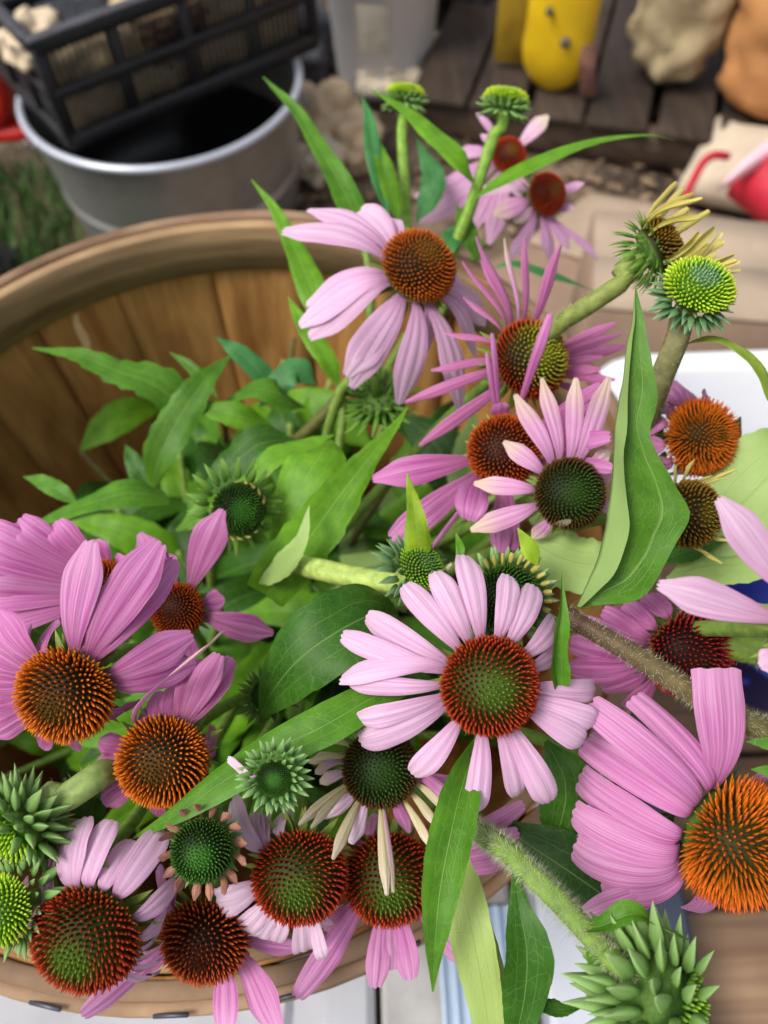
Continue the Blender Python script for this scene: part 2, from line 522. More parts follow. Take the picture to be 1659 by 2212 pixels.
# ------------------------------------------------------------------ black harvest crate on the tub
M_BLK = plain('black_plastic', (.012, .012, .014), .45, .3, 30, .1)
def crate():
    p1, p2 = np.array([-.560, 1.373, .304]), np.array([-.120, 1.690, .304])
    ex = nrm(p2 - p1); ey = np.array([-ex[1], ex[0], 0]); ez = np.array([0, 0, 1.])
    ax = np.array([ex, ey, ez]); L, W, H = .56, .36, .20
    t = thing('harvest_crate', 'black slatted plastic harvest crate resting across the galvanised tub', 'crate', p1)
    def bx(name, x, y, z, sx, sy, sz, bev=.002, mat=M_BLK):
        return MB().box(p1 + ex * x + ey * y + ez * z, (sx, sy, sz), ax=ax, bev=bev).build(name, mat, t)
    bx('floor_panel', L / 2, W / 2, .006, L - .01, W - .01, .010)
    for y in (0, W):
        for z, h in ((.015, .030), (.105, .020), (.187, .026)):
            bx('rail', L / 2, y, z, L, .014, h)
        for k in range(5):
            bx('upright', .004 + k * (L - .008) / 4, y, .10, .022, .012, .17)
    for x in (0, L):
        for z, h in ((.015, .030), (.105, .020), (.187, .026)):
            bx('rail', x, W / 2, z, .014, W, h)
        for k in range(4):
            bx('upright', x, .004 + k * (W - .008) / 3, .10, .012, .022, .17)
    # top lip, greyer than the black crate body
    lip = plain('grey_lip', (.05, .05, .06), .4, .3, 30)
    for (x, y, sx, sy) in ((L / 2, -.002, L + .02, .022), (L / 2, W + .002, L + .02, .022), (-.002, W / 2, .022, W - .02), (L + .002, W / 2, .022, W - .02)):
        bx('lip', x, y, .2035, sx, sy, .007, .002, lip)
    me = None
    for row, (z, h) in enumerate(((.062, .064), (.143, .056))):
        for k in range(44):
            x = .018 + k * (L - .036) / 43
            if me is None or me[0] != row:
                o = bx('slat', 0, 0, 0, .0045, .006, h, 0)
                me = (row, o.data); first = o
                o.location = tuple(ex * x + ez * z)
                continue
            o = link(bpy.data.objects.new('slat', me[1])); o.parent = t; o.location = tuple(ex * x + ez * z)
    # what lies in it
    tan = plain('burlap', lin('#d2bb94'), .95, .3, 60, .3)
    v, f = [], []
    n = 24
    for i in range(n + 1):
        for j in range(9):
            s, q = i / n, j / 8
            yy = .022 + .02 * (noise.noise((s * 9, q * 5, 1)) + .4)
            v.append(p1 + ex * (.02 + s * (L - .04)) + ey * (yy + (.0 if j < 8 else .06)) + ez * (.02 + q * .155 + .012 * noise.noise((s * 8, 3, 7))))
    tag(part('burlap_sack', None, v, grid_faces(n + 1, 9), tan), 'tan burlap sacking showing through the slats of the black crate', 'sack')
    def lump(name, c, size, mat, label, cat, seed, rough=.35, nn=26):
        v, f = [], []
        for i in range(nn + 1):
            for j in range(nn * 2):
                th, ph = i / nn * math.pi, j / (nn * 2) * 2 * math.pi
                d = np.array([math.sin(th) * math.cos(ph), math.sin(th) * math.sin(ph), math.cos(th)])
                k = 1 + rough * noise.noise(Vector(d * 1.6 + seed)) - rough * .7 * abs(noise.noise(Vector(d * 3.1 + seed * 2))) + rough * .35 * abs(noise.noise(Vector(d * 7 + seed)))
                q = d * np.asarray(size) * k; v.append(np.asarray(c) + q)
        m = nn * 2
        f = [(i * m + j, (i + 1) * m + j, (i + 1) * m + (j + 1) % m, i * m + (j + 1) % m) for i in range(nn) for j in range(m)]
        return tag(part(name, None, v, f, mat), label, cat)
    globals()['lump'] = lump
    cloth = plain('dark_cloth', (.020, .022, .030), .8, .3, 30, .3)
    pos = lambda x, y, z: p1 + ex * x + ey * y + ez * z
    lump('dark_cloth', G(165, 45, .46), (.085, .05, .035), cloth, 'folded dark navy cloth lying inside the black crate', 'cloth', 3.1, .3)
    lump('crumpled_paper', G(72, 88, .46), (.055, .05, .045), plain('cream_paper', lin('#c9b79c'), .9, .2, 30, .4), 'crumpled cream paper in the near corner of the black crate', 'paper', 5.5, .45)
    lump('black_bag', pos(.42, .27, .08), (.08, .06, .06), M_BLK, 'black plastic bag wedged at the back of the crate', 'bag', 8.2, .5)
    # wicker bowl
    wc = G(310, -25, .46); wc[2] = p1[2]
    wk = thing('wicker_basket', 'small brown wicker basket standing inside the black crate', 'basket', wc + ez * .02)
    M_WICK = make_wood('wicker', (.10, .055, .025), (.34, .22, .11), (200, 200, 40))
    for r in range(13):
        z = .025 + r * .011; R = .075 + .045 * math.sin(min(1, r / 12) * 1.45)
        an = np.linspace(0, 2 * math.pi, 49)
        c = wc
        pts = [c + np.array([(R + .0035 * math.sin(a * 12 + r * math.pi)) * math.cos(a), (R + .0035 * math.sin(a * 12 + r * math.pi)) * math.sin(a), z]) for a in an]
        MB().tube(pts, .0062, 6, False).build('wicker_coil', M_WICK, wk)
crate()
M_DARKBAG = plain('black_bag', (.014, .015, .017), .35, .4, 18, .5)
for c, s, sd, lb in (((-1.20, 2.05, .08), (.22, .16, .16), 1.3, 'black plastic bag lying in the grass left of the tub'),
                     ((-.95, 1.32, .05), (.17, .14, .09), 2.7, 'low black plastic bag slumped in front of the red frame'),
                     ((-.75, 2.25, .14), (.35, .2, .26), 4.2, 'tall black plastic bag heaped behind the black crate'),
                     ((.30, 2.42, .12), (.15, .14, .22), 6.4, 'black plastic bag between the white bucket and the pallet'),
                     ((-.24, 2.20, .06), (.15, .12, .12), 9.4, 'dark grey bag between the tub and the white bucket')):
    lump('black_bag', c, s, M_DARKBAG if sd != 9.4 else plain('grey_bag', (.10, .10, .12), .5, .4, 15, .4), lb, 'bag', sd, .45)

def red_frame():
    m = plain('red_paint', (.50, .018, .012), .35, .2, 15)
    t = thing('red_frame', 'bright red tubular metal handle lying by the black bags', 'handle', G(20, 290, .1))
    pts = [G(-140, 330, .05), G(-40, 290, .12), G(5, 230, .20), G(2, 180, .27), G(-30, 120, .33)]
    MB().tube(spline(pts, 26), .020, 10).build('tube', m, t)
    pts = [G(-60, 292, .12), G(20, 288, .13), G(62, 280, .14), G(78, 262, .16)]
    MB().tube(spline(pts, 16), .019, 10).build('cross_tube', m, t)
    MB().box(G(-20, 240, .16), (.10, .03, .10), .4, bev=.004).build('gusset_plate', m, t)
red_frame()

# ------------------------------------------------------------------ white bucket
def bucket():
    m = plain('white_plastic', (.88, .89, .91), .35, .04, 12)
    c = np.array([.045, 2.12, 0])
    t = thing('plastic_bucket', 'white plastic pail with a lid and a pale paper label', 'bucket', c)
    MB().lathe([(0, .002), (.120, .002), (.124, .008), (.146, .33), (.150, .332), (.151, .345), (.147, .347), (.148, .365), (.143, .365)], c, 56).build('body', m, t)
    MB().lathe([(.146, .352), (.1535, .352), (.1545, .376), (.150, .380), (.140, .381), (.137, .372), (0, .372)], c, 56).build('lid', m, t)
    lab = []
    for i in range(9):
        a = math.radians(-118 + i * 4.2)
        for z in (.13, .25): lab.append(c + np.array([(.1275 + .022 * (z - .008) / .322) * math.cos(a), (.1275 + .022 * (z - .008) / .322) * math.sin(a), z]))
    part('paper_label', t, lab, grid_faces(9, 2), plain('old_label', lin('#b4b0a0'), .8, .15, 40))
    pts = [c + np.array([.155 * math.cos(a), -.155 * abs(math.sin(a)) * .75 - .01, .335 - .10 * math.sin(a)]) for a in np.linspace(0, math.pi, 24)]
    MB().tube(pts, .0022, 6).build('wire_handle', M_GALV, t)
bucket()
for c, s, sd, lb in ((G(700, 255, .06), (.095, .09, .075), 2.2, 'large crumpled tan kraft paper between tub and white bucket'),
                     (G(752, 305, .05), (.075, .085, .06), 7.7, 'smaller tan paper crumple in front of the larger one'),
                     (G(690, 345, .04), (.06, .06, .05), 5.2, 'pale paper scrap against the side of the tub'),
                     (G(835, 170, .05), (.085, .05, .045), 3.9, 'cream paper twist leaning on the foot of the white bucket')):
    lump('crumpled_paper', c, s, plain('kraft_paper', lin('#c4ad8e') if sd not in (5.2, 3.9) else lin('#cfc2aa'), .9, .14, 25, .3), lb, 'paper', sd, .5)

# ------------------------------------------------------------------ pallet with machine part and sacks
M_PAL = make_wood('pallet_wood', (.035, .024, .018), (.15, .105, .08), (4, 60, 60))
M_PAL2 = make_wood('pallet_board', (.022, .015, .011), (.075, .052, .040), (60, 4, 60))
def pallet():
    a, b = G(905, 205, .10), G(1560, 300, .10)
    ex = nrm((b - a) * (1, 1, 0)); ey = np.array([-ex[1], ex[0], 0]); ez = np.array([0, 0, 1.]); ax = np.array([ex, ey, ez])
    L = 1.25
    t = thing('pallet', 'weathered dark wooden pallet under the sacks and the yellow machine part', 'pallet', a * (1, 1, 0))
    for y in (.02, .34, .66):
        MB().box(a * (1, 1, 0) + ex * L / 2 + ey * y + ez * .045, (L, .045, .085), ax=ax, bev=.004).build('stringer', M_PAL, t)
    xs = [.05, .19, .335, .475, .63, .77, .925, 1.07, 1.20]
    for i, x in enumerate(xs):
        MB().box(a * (1, 1, 0) + ex * x + ey * .34 + ez * .098, (.122 if i % 3 else .138, .72, .018), ax=ax, bev=.003).build('deck_board', M_PAL2, t)
    return a * (1, 1, 0), ex, ey
PA, PX, PY = pallet()

def yellow_part():
    m = plain('yellow_paint', (.72, .47, .012), .35, .18, 9, .05)
    rust = plain('rusty_steel', (.16, .075, .055), .8, .5, 25, .3)
    c = PA + PX * .25 + PY * .13 + np.array([0, 0, .108])
    t = thing('tiller_hood', 'yellow painted curved metal tiller hood with a rusty edge on the pallet', 'machine part', c)
    ex, ey, ez = PX, PY, np.array([0, 0, 1.])
    # curved shield: arc in the ex/ez plane standing on edge
    def plate(n, fn, th, mat, name, bev=None):
        pts = [fn(s) for s in np.linspace(0, 1, n)]
        v = []
        for (p, q, w) in pts: v += [p - w, q - w, q + w, p + w]
        f = []
        for i in range(n - 1):
            for j in range(4):
                f.append((i * 4 + j, i * 4 + (j + 1) % 4, (i + 1) * 4 + (j + 1) % 4, (i + 1) * 4 + j))
        f += [(3, 2, 1, 0), tuple(range((n - 1) * 4, n * 4))]
        return part(name, t, v, f, mat, smooth=True)
    def arc(s):
        a = math.radians(150 + s * 170); R = .078
        o = c + ex * (.055 + R * math.cos(a)) + ez * (.115 + R * 1.25 * math.sin(a)); w = ey * .0
        o2 = c + ex * (.055 + (R - .006) * math.cos(a)) + ez * (.115 + (R - .006) * 1.25 * math.sin(a))
        return (o - ey * .05, o2 - ey * .05, np.zeros(3))
    v, f = [], []
    n = 26
    for i in range(n):
        a = math.radians(140 + i / (n - 1) * 190)
        for R, y in ((.080, -.055), (.080, .055), (.074, .055), (.074, -.055)):
            v.append(c + ex * (.055 + R * math.cos(a)) + ey * y + ez * (.105 + R * 1.25 * math.sin(a)))
    for i in range(n - 1):
        for j in range(4): f.append((i * 4 + j, i * 4 + (j + 1) % 4, (i + 1) * 4 + (j + 1) % 4, (i + 1) * 4 + j))
    part('curved_shield', t, v, f, m)
    # rounded front scoop: half an egg-shaped shell with a rolled lip
    v, n, m_, yel = [], 16, 20, m
    for i in range(n):
        th = math.pi * .5 * (1 - i / (n - 1)) if i < n else 0
        z = .005 + .25 * i / (n - 1); w = .078 * min(1, math.sqrt(max(0, 1 - (1 - min(1, (i + .3) / 7)) ** 2)))
        for j in range(m_):
            q = j / (m_ - 1) * math.pi
            v.append(c + ex * (.055 - w * math.cos(q)) - ey * (.05 + w * .55 * math.sin(q)) + ez * (z + .01 * math.sin(q)))
    part('front_scoop', t, v, grid_faces(n, m_), yel)
    MB().box(c + ex * (-.085) + ey * (-.03) + ez * .235, (.12, .012, .07), ax=np.array([nrm(ex + ez * .25), ey, nrm(ez - ex * .25)]), bev=.003).build('mounting_tab', m, t)
    MB().box(c + ex * (-.055) + ey * (.02) + ez * .12, (.09, .012, .21), ax=np.array([ex, ey, ez]), bev=.003).build('rear_bracket', plain('dull_yellow', (.42, .27, .02), .6, .3, 12), t)  # rear bracket in a darker, duller yellow than the other parts
    MB().box(c + ex * .165 + ey * (-.02) + ez * .25, (.13, .02, .03), ax=np.array([nrm(ex + ez * .55), ey, nrm(ez - ex * .55)]), bev=.003).build('arm', m, t)
    for x, z, r in ((-.10, .237, .009), (.075, .14, .011), (.03, .20, .008)):
        o = c + ex * x + ey * (-.036 if x < 0 else -.094) + ez * z
        MB().tube([o, o - ey * .010], r, 8).build('bolt', plain('dull_steel', (.12, .11, .10), .6, .3, 40, metal=.5), t)
    MB().box(c + ex * .135 + ey * (-.075) + ez * .07, (.035, .008, .12), ax=np.array([nrm(ex + ez * .2), ey, nrm(ez - ex * .2)]), bev=.002).build('rusty_blade', rust, t)
yellow_part()

def sack(label, c, W, D, H, mat, lean, rz, seed, name='sack'):
    n, m = 26, 40; v = []
    ca, sa = math.cos(rz), math.sin(rz)
    for i in range(n + 1):
        t = i / n
        for j in range(m):
            a = j / m * 2 * math.pi
            k = 2.6
            cx = math.copysign(abs(math.cos(a)) ** (2 / k), math.cos(a)); sx = math.copysign(abs(math.sin(a)) ** (2 / k), math.sin(a))
            b = min(1, (t / .10 + .12)) ** .45 * (.74 + .30 * min(1, t / .5))  * (1 if t < .9 else 1 - (t - .9) * 3)
            wr = .020 * noise.noise((cx * 2 + seed, sx * 2, t * 9)) - .018 * abs(noise.noise((cx * 1.3 + seed, sx * 1.3, t * 11 + cx * 2))) + .012 * abs(noise.noise((cx * 5, seed + sx * 5, t * 5))) + .010 * math.sin(t * 34 + 3 * noise.noise((cx * 2, sx * 2, t * 4 + seed))) * .5 + .006 * noise.noise((cx * 7, sx * 7 + seed, t * 22))
            x, y = cx * (W / 2 * b + wr), sx * (D / 2 * b + wr)
            v.append((c[0] + ca * x - sa * y + lean[0] * t * H, c[1] + sa * x + ca * y + lean[1] * t * H, c[2] + t * H))
    f = [(i * m + j, i * m + (j + 1) % m, (i + 1) * m + (j + 1) % m, (i + 1) * m + j) for i in range(n) for j in range(m)]
    f += [tuple(range(m - 1, -1, -1)), tuple(range(n * m, n * m + m))]
    return tag(part(name, None, v, f, mat), label, 'sack')
r_ = math.atan2(PX[1], PX[0])
s1 = PA + PX * .565 + PY * .20; s2 = PA + PX * .82 + PY * .13
tan_sack = plain('woven_sack', lin('#b3a27e'), .8, .14, 30, .3)
o_ = sack('beige woven feed sack standing on the pallet beside the yellow hood', (s1[0], s1[1], .109), .225, .19, .5, tan_sack, (0, .05), r_, 1.7)
sack('tan brown paper sack leaning against the beige sack on the pallet', (s2[0] - .02, s2[1], .109), .30, .25, .55, plain('paper_sack', lin('#b07c4b'), .75, .10, 12, .25), (.10, .12), r_ - .15, 4.4)

# ------------------------------------------------------------------ red bag, cream carton
def tote():
    base = G(1620, 430, .05)
    cream = plain('cream_card', lin('#c3b5a0'), .85, .08, 20)
    red = plain('red_cloth', (.48, .012, .035), .6, .2, 25, .2); pink = plain('pink_cloth', (.85, .55, .62), .6, .08, 25)
    t = thing('tote_bag', 'cream and red tote bag with a red handle and a pink band lying on cardboard', 'bag', base * (1, 1, 0))
    def quad_box(pts, z0, z1, mat, name, n=8):
        a, b, c, d = [np.asarray(q, float)[:2] for q in pts]; v = []
        for z in (z0, z1):
            for i in range(n + 1):
                for j in range(n + 1):
                    s, q = i / n, j / n
                    p = (a * (1 - s) + b * s) * (1 - q) + (d * (1 - s) + c * s) * q
                    e = min(s, 1 - s, q, 1 - q)
                    zz = z0 if z == z0 else z0 + (z1 - z0) * min(1, .55 + e * 1.6) + .012 * noise.noise((p[0] * 14, p[1] * 14, z1 * 30))
                    v.append((p[0], p[1], zz))
        m = n + 1; f = grid_faces(m, m) + [tuple(x + m * m for x in q) for q in grid_faces(m, m, True)]
        rim = [i for i in range(m)] + [i * m + n for i in range(1, m)] + [n * m + i for i in range(n - 1, -1, -1)] + [i * m for i in range(n - 1, 0, -1)]
        for i in range(len(rim)):
            p, q = rim[i], rim[(i + 1) % len(rim)]
            f.append((p, p + m * m, q + m * m, q))
        part(name, t, v, f, mat)
    quad_box([G(1455, 430, .04), G(1535, 290, .04), G(1760, 340, .04), G(1690, 480, .04)], .042, .12, cream, 'cream_panel')
    quad_box([G(1575, 405, .12), G(1640, 345, .12), G(1860, 330, .12), G(1700, 500, .12)], .10, .20, red, 'red_panel')
    quad_box([G(1560, 390, .20), G(1580, 365, .20), G(1680, 280, .20), G(1700, 310, .20)], .175, .205, pink, 'pink_band', 4)
    pts = [G(1478, 430, .14), G(1500, 385, .16), G(1522, 348, .175), G(1545, 335, .18), G(1572, 338, .17)]
    MB().tube(spline(pts, 20), .0085, 8).build('handle', red, t)
tote()

# ------------------------------------------------------------------ bench with what stands on it
BZ = .50
M_BENCH = make_wood('bench_wood', lin('#6d5444'), lin('#a58a73'), (2.5, 70, 40), 1.0, .75, .2)
def bench():
    t = thing('work_bench', 'weathered brown plank bench under the flower basket', 'bench', (0, .1, 0))
    y = -.42
    for i in range(7):
        w = .118
        MB().box((.0 + .01 * (i % 2), y + w / 2, BZ - .016), (1.5, w - .006, .032), bev=.003).build('plank', M_BENCH, t)
        y += w
    M_LEG = make_wood('bench_leg', lin('#5d4838'), lin('#8d745f'), (50, 50, 3))
    for x in (-.66, .66):
        for yy in (-.36, .34):
            MB().box((x, yy, (BZ - .033) / 2), (.07, .05, BZ - .035), bev=.003).build('leg', M_LEG, t)
        MB().box((x, -.01, BZ - .062), (.045, .64, .055), bev=.003).build('cross_rail', M_LEG, t)
bench()
BC = np.array([-.0901, .2293])      # basket centre
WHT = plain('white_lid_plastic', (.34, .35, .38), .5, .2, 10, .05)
def rounded(x0, x1, y0, y1, r, n=6):
    pts = []
    for cx, cy, a0 in ((x1 - r, y1 - r, 0), (x0 + r, y1 - r, 90), (x0 + r, y0 + r, 180), (x1 - r, y0 + r, 270)):
        for i in range(n + 1):
            a = math.radians(a0 + 90 * i / n); pts.append((cx + r * math.cos(a), cy + r * math.sin(a)))
    return pts
def stack_rings(rings):
    """rings: list of (outline pts, z); closes first and last"""
    k = len(rings[0][0]); v, f = [], []
    for pts, z in rings: v += [(x, y, z) for x, y in pts]
    for r in range(len(rings) - 1):
        for i in range(k):
            j = (i + 1) % k
            f.append((r * k + i, r * k + j, (r + 1) * k + j, (r + 1) * k + i))
    f += [tuple(range(k - 1, -1, -1)), tuple(range((len(rings) - 1) * k, len(rings) * k))]
    return np.array(v), f
def white_lid():
    t = thing('plastic_tray', 'white plastic tray with a raised rim and dirt specks under the basket', 'tray', (-.22, .12, BZ))
    X0, X1, Y0, Y1 = -.50, -.02, -.12, .46
    z = BZ + .004
    R = lambda k, zz: (rounded(X0 + k, X1 - k, Y0 + k, Y1 - k, .05), zz)
    v, f = stack_rings([R(0, z), R(0, z + .022), R(.006, z + .026), R(.03, z + .026), R(.036, z + .012), R(.06, z + .012), R(.066, z + .018)])
    part('tray_panel', t, v, f, WHT, smooth=False)
    r = random.Random(8); speck = plain('dirt_speck', (.07, .05, .04), .9, .4)
    for i in range(22):
        x, y, s = r.uniform(-.40, -.10), r.uniform(-.04, .06), r.uniform(.0015, .005)
        MB().lathe([(0, 0), (s * r.uniform(.8, 1.5), 0), (s * .6, s * .35), (0, s * .45)], (x, y, z + .0185), 7).build('dirt_speck', speck, t)
    for k in range(3):
        MB().box((-.335 + .012 * k, .02 + .045 * k, z + .0195), (.20, .006, .003), .35, bev=.001).build('moulded_rib', plain('rib_plastic', (.42, .46, .54), .5, .1), t)
white_lid()
def grey_slab():
    v, f = stack_rings([(rounded(-.015, .085, -.25, .075, .006), BZ + .001), (rounded(-.015, .085, -.25, .075, .006), BZ + .028), (rounded(-.011, .081, -.246, .071, .006), BZ + .031)])
    tag(part('concrete_paver', None, v, f, plain('concrete', (.34, .335, .33), .9, .22, 25, .3), smooth=False), 'grey concrete paver on the bench below the basket front', 'paver')
grey_slab()
def corrugated():
    n = 60; v = []
    for i in range(n + 1):
        s = i / n
        for y in (-.22, .055):
            v.append((.030 + s * .062 + .05 * (y + .22) * -.2, y, BZ + .0375 + .0028 * math.sin(s * 2 * math.pi * 7)))
    top = np.array(v); bot = top - (0, 0, .0012)
    f = grid_faces(n + 1, 2, True) + [tuple(x + len(top) for x in q) for q in grid_faces(n + 1, 2)]
    k = len(top)
    f += [(2 * i, 2 * i + 2, 2 * i + 2 + k, 2 * i + k) for i in range(n)] + [(2 * i + 3, 2 * i + 1, 2 * i + 1 + k, 2 * i + 3 + k) for i in range(n)]
    tag(part('corrugated_panel', None, np.vstack([top, bot]), f, plain('blue_grey_plastic', lin('#a3b4c8'), .4, .06, 20)), 'pale blue grey corrugated plastic panel lying on the concrete paver', 'panel')
corrugated()
def cool_box():
    t = thing('storage_box', 'light grey box with a lime green strip and a navy edge beside the basket', 'box', (.16, -.02, BZ))
    z0, z1 = BZ + .001, BZ + .065
    y0, y1 = -.30, .165
    def slab(name, x0, x1, zt, mat, r=.008):
        v, f = stack_rings([(rounded(x0, x1, y0, y1, r, 3), z0), (rounded(x0, x1, y0, y1, r, 3), zt - .004), (rounded(x0 + .004, x1 - .004, y0 + .004, y1 - .004, r, 3), zt)])
        part(name, t, v, f, mat, smooth=False)
    slab('grey_panel', .1, .166, z1, plain('pale_grey_plastic', (.50, .53, .60), .4, .08, 14))
    slab('lime_strip', .1665, .1755, z1 + .003, plain('lime_plastic', (.13, .62, .06), .45, .08), .003)
    slab('navy_edge', .176, .208, z1, plain('navy_plastic', (.035, .045, .075), .5, .15), .006)
cool_box()
def blue_tub():
    c = np.array([.352, .262, BZ + .001])
    t = thing('blue_tub', 'deep blue plastic tub on the bench right of the basket', 'tub', c)
    m = plain('blue_plastic', (.012, .022, .20), .35, .15, 15)
    MB().lathe([(0, 0), (.058, 0), (.062, .004), (.072, .085), (.077, .086), (.077, .094), (.070, .094), (.060, .010), (0, .008)], c, 40).build('body', m, t)
    for a in (.4, 3.5):
        p = c + np.array([.08 * math.cos(a), .08 * math.sin(a), .085]); s = np.array([-math.sin(a), math.cos(a), 0]); o = np.array([math.cos(a), math.sin(a), 0])
        MB().tube([p + s * .03 * math.cos(q) + o * .018 * math.sin(q) for q in np.linspace(0, math.pi, 10)], .003, 6).build('handle', m, t)
blue_tub()
def white_basin():
    t = thing('white_basin', 'glossy white plastic basin with a broad rounded rim behind the orange cone', 'basin', (.36, .50, 0))
    m = plain('glossy_white', (.80, .81, .84), .22, .03, 6)
    X0, X1, Y0, Y1 = .215, .62, .40, .588
    R = lambda k, z, r=.07: (rounded(X0 + k, X1 - k, Y0 + k * .6, Y1 - k * .6, r), z)
    v, f = stack_rings([R(.06, .28), R(.03, .50), R(.012, .535), R(.0, .545), R(.002, .553), R(.012, .557), R(.035, .556), R(.046, .548), R(.062, .44), R(.07, .42)])
    part('body', t, v, f, m)
    MB().box((.42, .5, .14), (.30, .12, .279), bev=.006).build('foot', m, t)
white_basin()

# ------------------------------------------------------------------ bushel basket
RIM_Z, RIM_R, B_H, BOT_R = .852, .228, .325, .172
M_STAVE = make_wood('stave_wood', (.30, .12, .028), (.74, .42, .15), (70, 70, 3.2), 1.0, .62, .2)
M_HOOP = make_wood('hoop_wood', (.17, .105, .055), (.48, .33, .19), (9, 9, 130), 1.0, .7, .25)
M_LIP = make_wood('rim_wood', (.20, .11, .065), (.56, .40, .27), (14, 14, 200), 1.0, .7, .3)
def basket():
    c = np.array([BC[0], BC[1], 0]); zb = RIM_Z - B_H
    t = thing('bushel_basket', 'round wooden bushel basket with bent staves holding the cut coneflowers', 'basket', (BC[0], BC[1], zb))
    def rad(q):      # q: 0 top, 1 bottom
        return RIM_R - .0046 - (RIM_R - BOT_R) * (q ** 1.35)
    NS = 22; r = random.Random(3); seams = [2 * math.pi * i / NS + r.uniform(-.035, .035) for i in range(NS)]
    for i in range(NS):
        a0, a1 = seams[i] - .010, (seams[(i + 1) % NS] + (2 * math.pi if i == NS - 1 else 0)) + .010
        off = -.0026 if i % 2 else .0006
        v = []; nr, nc = 12, 6
        for th in (0, .0026):
            for p in range(nr):
                q = p / (nr - 1)
                for s in range(nc):
                    w = s / (nc - 1); taper = 1 - .0 * q
                    a = a0 + (a1 - a0) * w
                    bow = .0016 * math.sin(w * math.pi)
                    R = rad(q) + off + bow * (1 if i % 2 else -1) * .3 - th + .0006 * noise.noise((a * 9, q * 5, 2))
                    v.append(c + np.array([R * math.cos(a), R * math.sin(a), RIM_Z - .0015 - q * B_H]))
        k = nr * nc
        f = grid_faces(nr, nc) + [tuple(x + k for x in g) for g in grid_faces(nr, nc, True)]
        rim = [x for x in range(nc)] + [x * nc + nc - 1 for x in range(1, nr)] + [(nr - 1) * nc + x for x in range(nc - 2, -1, -1)] + [x * nc for x in range(nr - 2, 0, -1)]
        for x in range(len(rim)):
            p_, q_ = rim[x], rim[(x + 1) % len(rim)]
            f.append((q_, p_, p_ + k, q_ + k))
        part('stave', t, v, f, M_STAVE)
    def hoop(name, r0, r1, z0, z1, mat, jit=.0008, n=96):
        v, f = [], []
        for i in range(n):
            a = i / n * 2 * math.pi
            j = jit * noise.noise((a * 3, z0 * 9, r0)); jz = jit * 1.6 * noise.noise((math.cos(a) * 3, math.sin(a) * 3, z1 * 7))
            prof = [(r0, z0), (r1 - .0006, z0), (r1, z0 + .0008), (r1, z1 - .001), (r1 - .0008, z1), (r0 + .0008, z1), (r0, z1 - .001)]
            for (R, z) in prof: v.append(c + np.array([(R + j) * math.cos(a), (R + j) * math.sin(a), z + jz]))
        m = 7
        for i in range(n):
            i2 = (i + 1) % n
            for q in range(m): f.append((i * m + q, i2 * m + q, i2 * m + (q + 1) % m, i * m + (q + 1) % m))
        return part(name, t, v, f, mat)
    hoop('inner_hoop', RIM_R - .0160, RIM_R - .0085, RIM_Z - .036, RIM_Z + .0005, M_HOOP)
    hoop('outer_hoop', RIM_R - .0062, RIM_R + .0012, RIM_Z - .034, RIM_Z + .0012, M_LIP)
    hoop('rim_strip', RIM_R + .0006, RIM_R + .0062, RIM_Z - .030, RIM_Z - .0065, M_LIP)
    rm = rad(.55)
    hoop('middle_hoop', rm + .0035, rm + .0065, RIM_Z - .55 * B_H - .015, RIM_Z - .55 * B_H + .015, M_HOOP)
    MB().lathe([(0, zb + .008), (BOT_R - .004, zb + .008), (BOT_R - .004, zb + .001), (0, zb + .001)], c, 48).build('bottom_board', M_STAVE, t)
    st = plain('staple_steel', (.09, .10, .13), .5, .3, 30, metal=.6)
    for u in (130, 385, 620, 900):
        g = G(u, 2120, RIM_Z - .012); a = math.atan2(g[1] - c[1], g[0] - c[0])
        s = np.array([-math.sin(a), math.cos(a), 0]); o = np.array([math.cos(a), math.sin(a), 0]) * (RIM_R + .0052)
        p = c + o + (0, 0, RIM_Z - .0048)
        MB().tube([p - s * .007 - (0, 0, .002), p + s * .007 + (0, 0, .002)], .0009, 6).build('staple', st, t)
    # split splinter of pale wood on the inside wall
    a = math.atan2(*(G(165, 690, .80)[[1, 0]] - c[[1, 0]]))
    v = []
    for i in range(9):
        q = .125 + i / 8 * .16; w = .0040 * (1 - abs(i - 3) / 7)
        R = rad(q) - .0052; aa = a + .006 * math.sin(i * 1.3) + i * .004
        v += [c + np.array([R * math.cos(aa + w * 4), R * math.sin(aa + w * 4), RIM_Z - q * B_H]), c + np.array([R * math.cos(aa - w * 4), R * math.sin(aa - w * 4), RIM_Z - q * B_H])]
    part('splinter', t, v, grid_faces(9, 2), plain('pale_split_wood', lin('#d9b184'), .8, .2, 60))
basket()

# ------------------------------------------------------------------ coneflower builders
def smooth(x, a, b):
    t = np.clip((x - a) / (b - a), 0, 1); return t * t * (3 - 2 * t)

